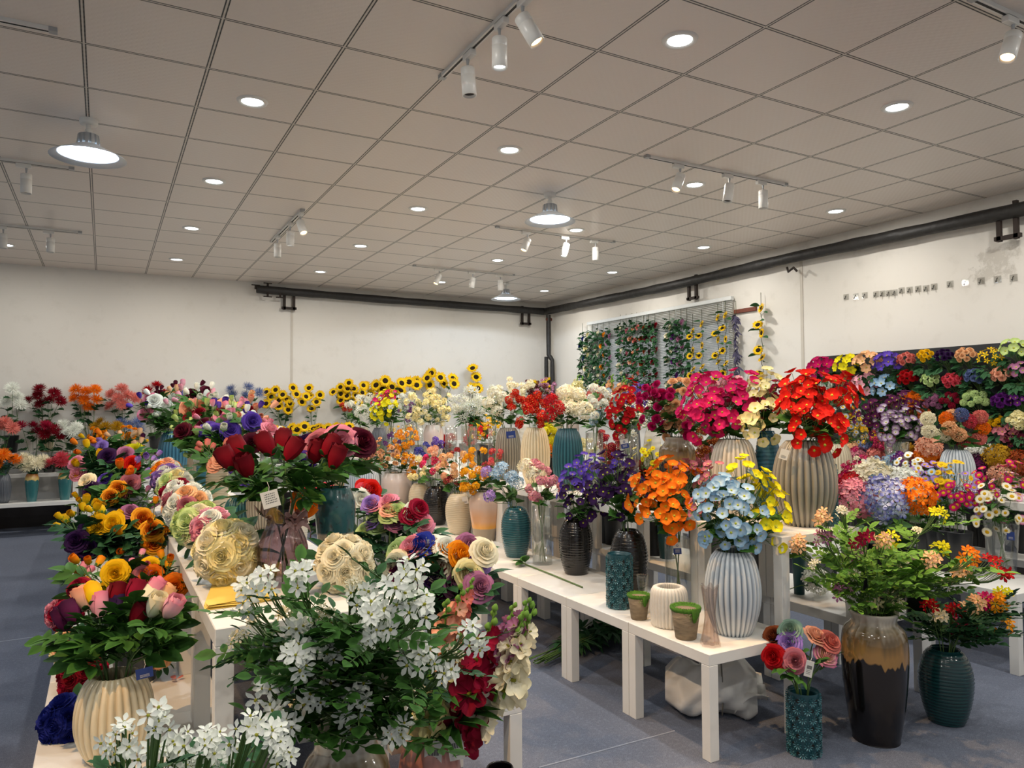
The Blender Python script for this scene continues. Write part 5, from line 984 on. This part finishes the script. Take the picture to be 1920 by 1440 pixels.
fill(v, 'five', 'white', [(290, 1355), (240, 1400), (225, 1385), (320, 1400), (375, 1412), (390, 1405), (460, 1370), (500, 1395), (345, 1440), (280, 1430), (440, 1430), (520, 1420)], True, .55, .12, leafm=LEAFD, leafy=.9, where='in the lower left corner')
# pink pot of snapdragons
v = V('smooth', 805, 1378, 118, 'blush', 'blush pink floor pot of freesia sprays with price tags', 'blush pink pot', X=.86, z=0)
FR = (('pale yellow', [(822, 1290), (838, 1255), (805, 1320)], 1.05), ('crimson', [(905, 1225), (892, 1270), (880, 1310)], 1.15), ('cream', [(958, 1225), (935, 1275), (975, 1215)], 1.05), ('mauve', [(945, 1195), (968, 1185)], .85), ('peach', [(850, 1165), (835, 1190)], .95), ('salmon', [(868, 1135)], .7))
for c, L, s in FR: fill(v, 'spike', c, L, True, s, .05, leafy=.4)
p = onz(935, 1600, 0); d = (p-CAM)@FW; p = vpos(935, 1.18, None, 0); v = vase('smooth', p, .29, .06, 'dark', 'empty dark green floor vase at the bottom edge', 'dark vase')
# ------------------------------------------------------------------ steps along the back wall
BM = [(20, 745, 'white', 'mum', .97, 11.28, 4), (85, 745, 'dark red', 'mum', .97, 11.28, 7), (165, 745, 'orange', 'mum', .97, 11.28, 7), (228, 748, 'salmon', 'mum', .97, 11.28, 7),
      (4, 802, 'salmon', 'mum', .72, 11.05, 4), (62, 803, 'crimson', 'mum', .72, 11.05, 4), (92, 808, 'dark red', 'mum', .72, 11.08, 4), (132, 805, 'white', 'mum', .72, 11.05, 5), (200, 797, 'mustard', 'mum', .72, 11.05, 4), (250, 798, 'slate blue', 'thistle', .72, 11.05, 4),
      (8, 864, 'orange', 'mum', .4, 10.72, 4), (60, 868, 'cream', 'mum', .4, 10.72, 6), (122, 864, 'coral', 'mum', .4, 10.72, 5), (455, 740, 'slate blue', 'thistle', .97, 11.28, 6), (290, 742, 'red', 'mum', .97, 11.28, 5)]
BV = {0: ('bucket', 'black'), 1: ('ribbed', 'cream'), 2: ('cyl', ''), 3: ('smooth', 'gold'), 4: ('ring', 'deep teal'), 5: ('ribbed', 'dark grey'), 6: ('smooth', 'dark'), 7: ('ribbed', 'dark grey'), 8: ('bucket', 'black'), 9: ('bucket', 'black'), 10: ('ribbed', 'dark grey'), 11: ('smooth', 'amber'), 12: ('smooth', 'amber'), 13: ('ribbed', 'grey'), 14: ('bucket', 'black')}
for i, (px, y, c, kd, z, Y, n) in enumerate(BM):
    p = vpos(px, None, Y, z); k, vc = BV[i]; d = (p-CAM)@FW; zz = CAMH-(y-767)*d/FPX; nm = {'mum': 'chrysanthemums', 'thistle': 'globe thistles'}[kd]
    lev = {.97: 'top', .72: 'middle', .4: 'lowest'}[z]; H = {.97: .22, .72: .2, .4: .34}[z]
    vv = vase(k, p, min(H, zz-z-.1), .085 if z > .5 else .075, vc, '%s under %s %s on the %s back step' % ({'bucket': 'dark pot', 'ribbed': vc+' fluted vase', 'ring': 'dark teal combed vase', 'cyl': 'clear glass vase', 'smooth': vc+' glazed vase'}[k], c, nm, lev), 'x', lod=0)
    fill(vv, kd, c, blob(px, y, 34 if n > 5 else 28, 20 if z > .9 else 11, n, i), False, 1.15, .08, where='on the %s back step' % lev, leafm=LEAFD)
SF = [(530, 748, 14, 44, 24, .97, 'dark grey'), (588, 748, 5, 22, 24, .97, 'jar'), (655, 738, 14, 36, 24, .97, 'jar'), (722, 730, 10, 42, 22, .97, 'grey'), (770, 722, 2, 12, 14, .97, 'grey'), (820, 712, 8, 46, 14, .97, 'grey'), (888, 712, 4, 12, 26, .97, 'grey'), (560, 802, 4, 20, 4, .72, 'b'), (602, 802, 4, 20, 4, .72, 'b'), (648, 802, 4, 22, 4, .72, 'b'), (520, 808, 2, 10, 4, .72, 'b'), (1025, 722, 4, 38, 8, .97, 'b')]
for i, (px, y, n, rx, ry, z, vc) in enumerate(SF):
    p = vpos(px, None, 11.27 if z > .9 else 11.04, z); d = (p-CAM)@FW; zz = CAMH-(y-767)*d/FPX
    k = 'bucket' if vc == 'b' else 'smooth' if vc == 'jar' else 'ribbed'
    vv = vase(k, p, min(.3, zz-z-.14), .09, 'black' if vc == 'b' else vc, '%s of sunflowers on the back steps, %s from left' % ({'bucket': 'dark pot', 'smooth': 'tan and cream jar', 'ribbed': 'fluted grey vase'}[k], ORD[i]), 'x', lod=0)
    fill(vv, 'sunflower', 'yellow', blob(px, y, rx, ry, n, i), False, {0: .8, 1: .8, 2: .8}.get(i, 1.05 if i in (3, 4, 5, 6, 11) else .9), .08, where='on the back step, %s bunch from left' % ORD[i], leafm=LEAFD)
# ------------------------------------------------------------------ garlands over the blind and beside it
def garland(px, py0, py1, kind, c, X, n, lab, br):
    a = onX(px, py0, X); b = a*arr(1, 1, 0)+arr(0, 0, onX(px, py1, X)[2]); root = empty('flower_garland', a); tag(root, lab, 'garland', 'flower garlands hung over the window blind'); L = a[2]-b[2]
    P = [arr(0, .02*math.sin(i*1.9), -L*i/12) for i in range(13)]; tube([arr(0, 0, .14)]+P, .0035, 5).obj('vine', STEMD, root); fm = MB()
    for i in range(n):
        z = -L*(i+.5)/n; sd = 1 if i % 2 else -1; q = arr(-.03, .03*sd, z+.03*math.sin(i*3.3+px))
        if kind == 'sunflower': link('bloom', bloom_mesh('sunflower', i), root, q, frame(arr(-.8, -.35*sd, .35+.3*math.sin(i*2.1))), br, [pm('yellow'), petal(centre('sunflower'))]); put_leaf(fm, 'big', q+arr(0, 0, .03), arr(-.3, -.8*sd, .2), .14, RND); put_leaf(fm, 'big', q+arr(0, 0, -.05), arr(-.3, .9*sd, 0), .13, RND)
        elif kind == 'rose':
            link('bloom', bloom_mesh('rose', i), root, q, frame(arr(-.9, -.3*sd, .3)), br, [pm(c), None])
            for j in range(14): t = RND.uniform(-.5, .5)*L/n; put_leaf(fm, ('big', 'rose')[j % 2], arr(0, 0, z+t), arr(-.4, RND.uniform(-1, 1), RND.uniform(-.6, .3)), .08, RND)
        else:
            for j in range(7): t = RND.uniform(-.5, .5)*L/n; put_leaf(fm, 'lance' if kind == 'lavender' else 'big', arr(0, 0, z+t), arr(-.3, RND.uniform(-1, 1), -.6), .1, RND)
    fm.obj('foliage', [leafmat('2c2834', '54506a') if kind == 'lavender' else LEAFD]*4+[STEMD], root)
GX = XR-.08
GR = [(1092, 'navy blue'), (1101, 'pale yellow'), (1111, 'white'), (1120, 'cream'), (1131, 'amber'), (1142, 'mauve'), (1163, 'cream'), (1174, 'dusty pink'), (1185, 'peach'), (1194, 'salmon'), (1206, 'rust'), (1216, 'maroon'), (1228, 'dark red'), (1255, 'cream'), (1266, 'purple'), (1277, 'mauve')]
for i, (px, c) in enumerate(GR): garland(px, 614-i*1.2+(8 if i < 6 else 0), 735, 'rose', c, GX, 6, '%s rose garland on the blind, %s garland from the left' % (c, ORD[i]), .042)
garland(1288, 598, 735, 'leaf', '', GX, 6, 'plain leafy garland between the roses and the sunflower garlands', .06)
for i, (px, t) in enumerate(((1299, 608), (1316, 600), (1346, 590), (1360, 582))): garland(px, t, 735, 'sunflower', '', GX, 7, 'sunflower garland on the blind, %s of the four from left' % ORD[i], .055)
garland(1380, 585, 720, 'lavender', '', XR-.1, 7, 'dark lavender garland at the right edge of the blind', .05)
garland(1427, 570, 735, 'sunflower', '', XR-.06, 7, 'single sunflower garland hanging alone on the bare wall', .07)
# ------------------------------------------------------------------ tags, paper, things on the floor
paper = plain('tag_paper', 'd8d4ca', .6); ink = plain('ink', '24262c', .7); blue = plain('tag_blue', '1b3576', .5)
def price_tag(px, py, d, w, h, kind, lab, tilt=0.0):
    if not isinstance(d, (int, float)): q = d['p']+arr(0, 0, d['H']*.9); d = (q-CAM)@FW-d['R']*(1.02 if d['glass'] else .8)
    p = at_d(px, py, d); f = CAM-p; f[2] = 0; R = frame(f/np.linalg.norm(f)); x = np.cross(arr(0, 0, 1), R[:, 2]); M3 = np.stack([x, arr(0, 0, 1), R[:, 2]], 1)@np.array(Matrix.Rotation(tilt, 3, 'Z'))
    me = box(-w/2, w/2, -h/2, h/2, -.0006, .0006).mesh('price_tag', [blue if kind == 'blue' else paper], False); o = link('price_tag', me, None, p, M3); tag(o, lab, 'price tag', 'paper price tags')
    if kind == 'two': link('lower_band', box(-w/2, w/2, -h/2, 0, .0007, .0012).mesh('lower_band', [blue], False), o); link('emblem', tube([(w*.12*math.cos(a), h*.22+w*.12*math.sin(a), .001) for a in np.linspace(0, 6.283, 13)], w*.03, 4).mesh('emblem', [blue]), o)
    t = MB(); rg = np.random.RandomState(int(px))
    if kind == 'note':
        for k in range(5):
            y = h*(.28-.13*k); xs = -w*.3
            while xs < w*.3: l = rg.uniform(.04, .12)*w; t.add([(xs, y, .0009), (xs+l, y+.03*h, .0009), (xs+l, y+.07*h, .0009), (xs, y+.04*h, .0009)], [(0, 1, 2, 3)]); xs += l+.03*w
    elif kind == 'code':
        for k in range(14): xx = w*(-.3+.6*k/13); t.add([(xx, -h*.02, .0009), (xx+w*.02*(1+k % 3*.5), -h*.02, .0009), (xx+w*.02*(1+k % 3*.5), h*.2, .0009), (xx, h*.2, .0009)], [(0, 1, 2, 3)])
        for k in range(3): y = -h*(.12+.1*k); t.add([(-w*.3, y, .0009), (w*.25, y, .0009), (w*.25, y+.025*h, .0009), (-w*.3, y+.025*h, .0009)], [(0, 1, 2, 3)])
    else:
        for k in range(3): y = -h*(.15+.1*k); t.add([(-w*.28, y, .0014), (w*.28, y, .0014), (w*.28, y+.03*h, .0014), (-w*.28, y+.03*h, .0014)], [(0, 1, 2, 3)])
    t.obj('printing', paper if kind in ('two', 'blue') else ink, o, False)
    tube([(0, h*.45, .001), (w*.1, h*.7, -.01), (w*.05, h, -.03)], .0006, 4).obj('string', paper, o)
price_tag(507, 936, 2.2, .05, .05, 'note', 'white handwritten tag hanging on the dark red rosebuds', .25)
price_tag(271, 1262, VR['front cream fluted vase'], .045, .03, 'blue', 'navy blue tag at the rim of the front cream vase', .12)
price_tag(1270, 1028, VR['tall glass cylinder'], .04, .06, 'two', 'white and blue tag on the orange anemone stems', .05)
price_tag(1171, 832, VR['glass cylinder with red anemones'], .05, .06, 'two', 'white and blue tag on the red anemones glass cylinder', .2)
price_tag(855, 1402, VR['blush pink pot'], .045, .07, 'code', 'white barcode tag on the right rim of the blush pot', .15)
price_tag(812, 1416, VR['blush pink pot'], .05, .08, 'code', 'white barcode tag on the front rim of the blush pot', -.03)
price_tag(1517, 1254, 2.95, .03, .065, 'code', 'white barcode tag among the roses in the pierced floor vase', -.2)
price_tag(1470, 852, VR['largest grey fluted vase'], .04, .05, 'plain', 'pale tag at the left rim of the largest grey fluted vase', -.3)
price_tag(958, 815, VR['left grey fluted vase'], .045, .035, 'blue', 'small navy tag on the left grey fluted vase', .1)
price_tag(872, 938, VR['cream vase by peach one'], .05, .06, 'plain', 'pale paper tag on the cream vase by the peach one', .2)
price_tag(1895, 1005, VR['flared glass daisy vase'], .04, .05, 'blue', 'blue label on the flared daisy glass', 0)
price_tag(820, 805, VR['pinkish white jar'], .05, .08, 'plain', 'cream paper label on the pinkish white jar', 0)
# folded yellow cloth-paper at the table edge
ye = plain('yellow_paper', 'e6c65c', .7, 0, .06); yp = MB(); rg = np.random.RandomState(2)
for k in range(6):
    pts = [onz(x+rg.uniform(-2, 2), y+rg.uniform(-2, 2), .9) for x, y in ((398, 1096), (430, 1102), (470, 1110), (520, 1108), (521, 1126), (470, 1134), (385, 1146), (382, 1138))]
    o_ = np.mean(pts, 0); z0 = .9012+k*.0022; V_ = [(q-o_)*arr(1, 1, 0)*(1-.012*k)+arr(0, 0, z0+.003*math.sin(i*1.7+k)*(k > 0)) for i, q in enumerate(pts)]
    m = len(V_); yp.add(V_+[q+arr(0, 0, .0014) for q in V_], [list(range(m, 2*m))]); yp.add(V_+[q+arr(0, 0, .0014) for q in V_], [(i, (i+1) % m, (i+1) % m+m, i+m) for i in range(m)])
o = yp.obj('folded_paper', ye, smooth=False, loc=(o_[0], o_[1], 0)); tag(o, 'stack of folded yellow wrapping paper at the front table corner', 'wrapping paper')
# white tarpaulin rolled under the front table
tp = N('white_tarpaulin'); tp.col(tp.mix(tp.noise(4, 3, tp.obj()), lin('d4d2cc'), lin('e6e4de'))).set(Roughness=.45); tp = tp.m
a = onz(1225, 1340, 0)+arr(.12, .05, 0); b = onz(1420, 1365, 0)+arr(.12, .12, 0); ax = (b-a)/np.linalg.norm(b-a); L = np.linalg.norm(b-a); pr = np.cross(arr(0, 0, 1), ax)
th = np.linspace(0, 2*pi, 49)[:-1]; ss = np.linspace(0, 1, 30); vv = []
for i, t in enumerate(th):
    for s in ss:
        r = .12*(.55+.45*min(1, 6*s, 5*(1-s)+.35))*(1+.16*math.sin(t*2+s*5)+.1*math.sin(t*3-s*11)+.06*math.sin(t*7+s*19)); y = math.cos(t)*r*1.35; z = max(.004, .11+math.sin(t)*r)
        vv.append(ax*(s*L)+pr*y+arr(0, 0, z))
mb = MB().add(vv, quads(48, 30, True)); r0 = empty('tarpaulin_roll', a); tag(r0, 'crumpled roll of white tarpaulin under the near middle table', 'tarpaulin'); mb.obj('sheet', tp, r0)
fl = MB(); n1 = 14
pts = []
for i in range(n1):
    for j in range(6): s = i/(n1-1); pts.append(ax*(L*(.75+.35*j/5))+pr*(-.15+.35*s)+arr(0, 0, .05+.09*abs(math.sin(s*7+j*.4))*(1-.5*j/5)+.05*j/5))
fl.add(pts, quads(n1, 6)); fo = fl.obj('loose_flap', tp, r0); md = fo.modifiers.new('t', 'SOLIDIFY'); md.thickness = .002
tube([ax*(L*.62)+pr*(math.cos(t)*.17)+arr(0, 0, .127+math.sin(t)*.137) for t in np.linspace(-1.2, 4, 20)], .004, 5).obj('cord', plain('grey_cord', '77746c', .8), r0)
# bundle of stems lying under the tables
a = onz(1010, 1248, .01); b = onz(1150, 1195, .01); r0 = empty('stem_bundle', a); tag(r0, 'bundle of dark foliage with green stems lying under the table', 'stem bundle'); mb = MB(); fm = MB(); rg = np.random.RandomState(8)
for k in range(22):
    o_ = arr(rg.normal(0, .03), rg.normal(0, .03), .012+rg.rand()*.035); e = (b-a)*rg.uniform(.8, 1.1)+arr(rg.normal(0, .06), rg.normal(0, .06), .04+rg.rand()*.08); tube([o_, (o_+e)/2, e], .0035, 5, mb, 4)
    for q in range(5): put_leaf(fm, 'lance', o_+(e-o_)*rg.uniform(.45, 1.1), arr(rg.normal(), rg.normal(), rg.uniform(0, .5)), .12, rg)
mb.obj('stems', [STEM]*5, r0); fm.obj('foliage', [LEAFD]*4+[STEMD], r0)
# petals fallen on the low left table
for i, (px, py, c) in enumerate(((300, 1245, 'peach'), (330, 1275, 'salmon'), (308, 1222, 'apricot'))):
    p = onz(px, py, .452); mb = MB(); mb.put(floret(3, .3, .6, .05, 3), None, .028); o = link('fallen_petals', mb.mesh('fallen_petals', [petal('cccccc')]*3), None, p+arr(0, 0, .004), None, 1.0, [pm(c)]); tag(o, '%s fallen petals on the low left table' % c, 'petals')
settle_labels()
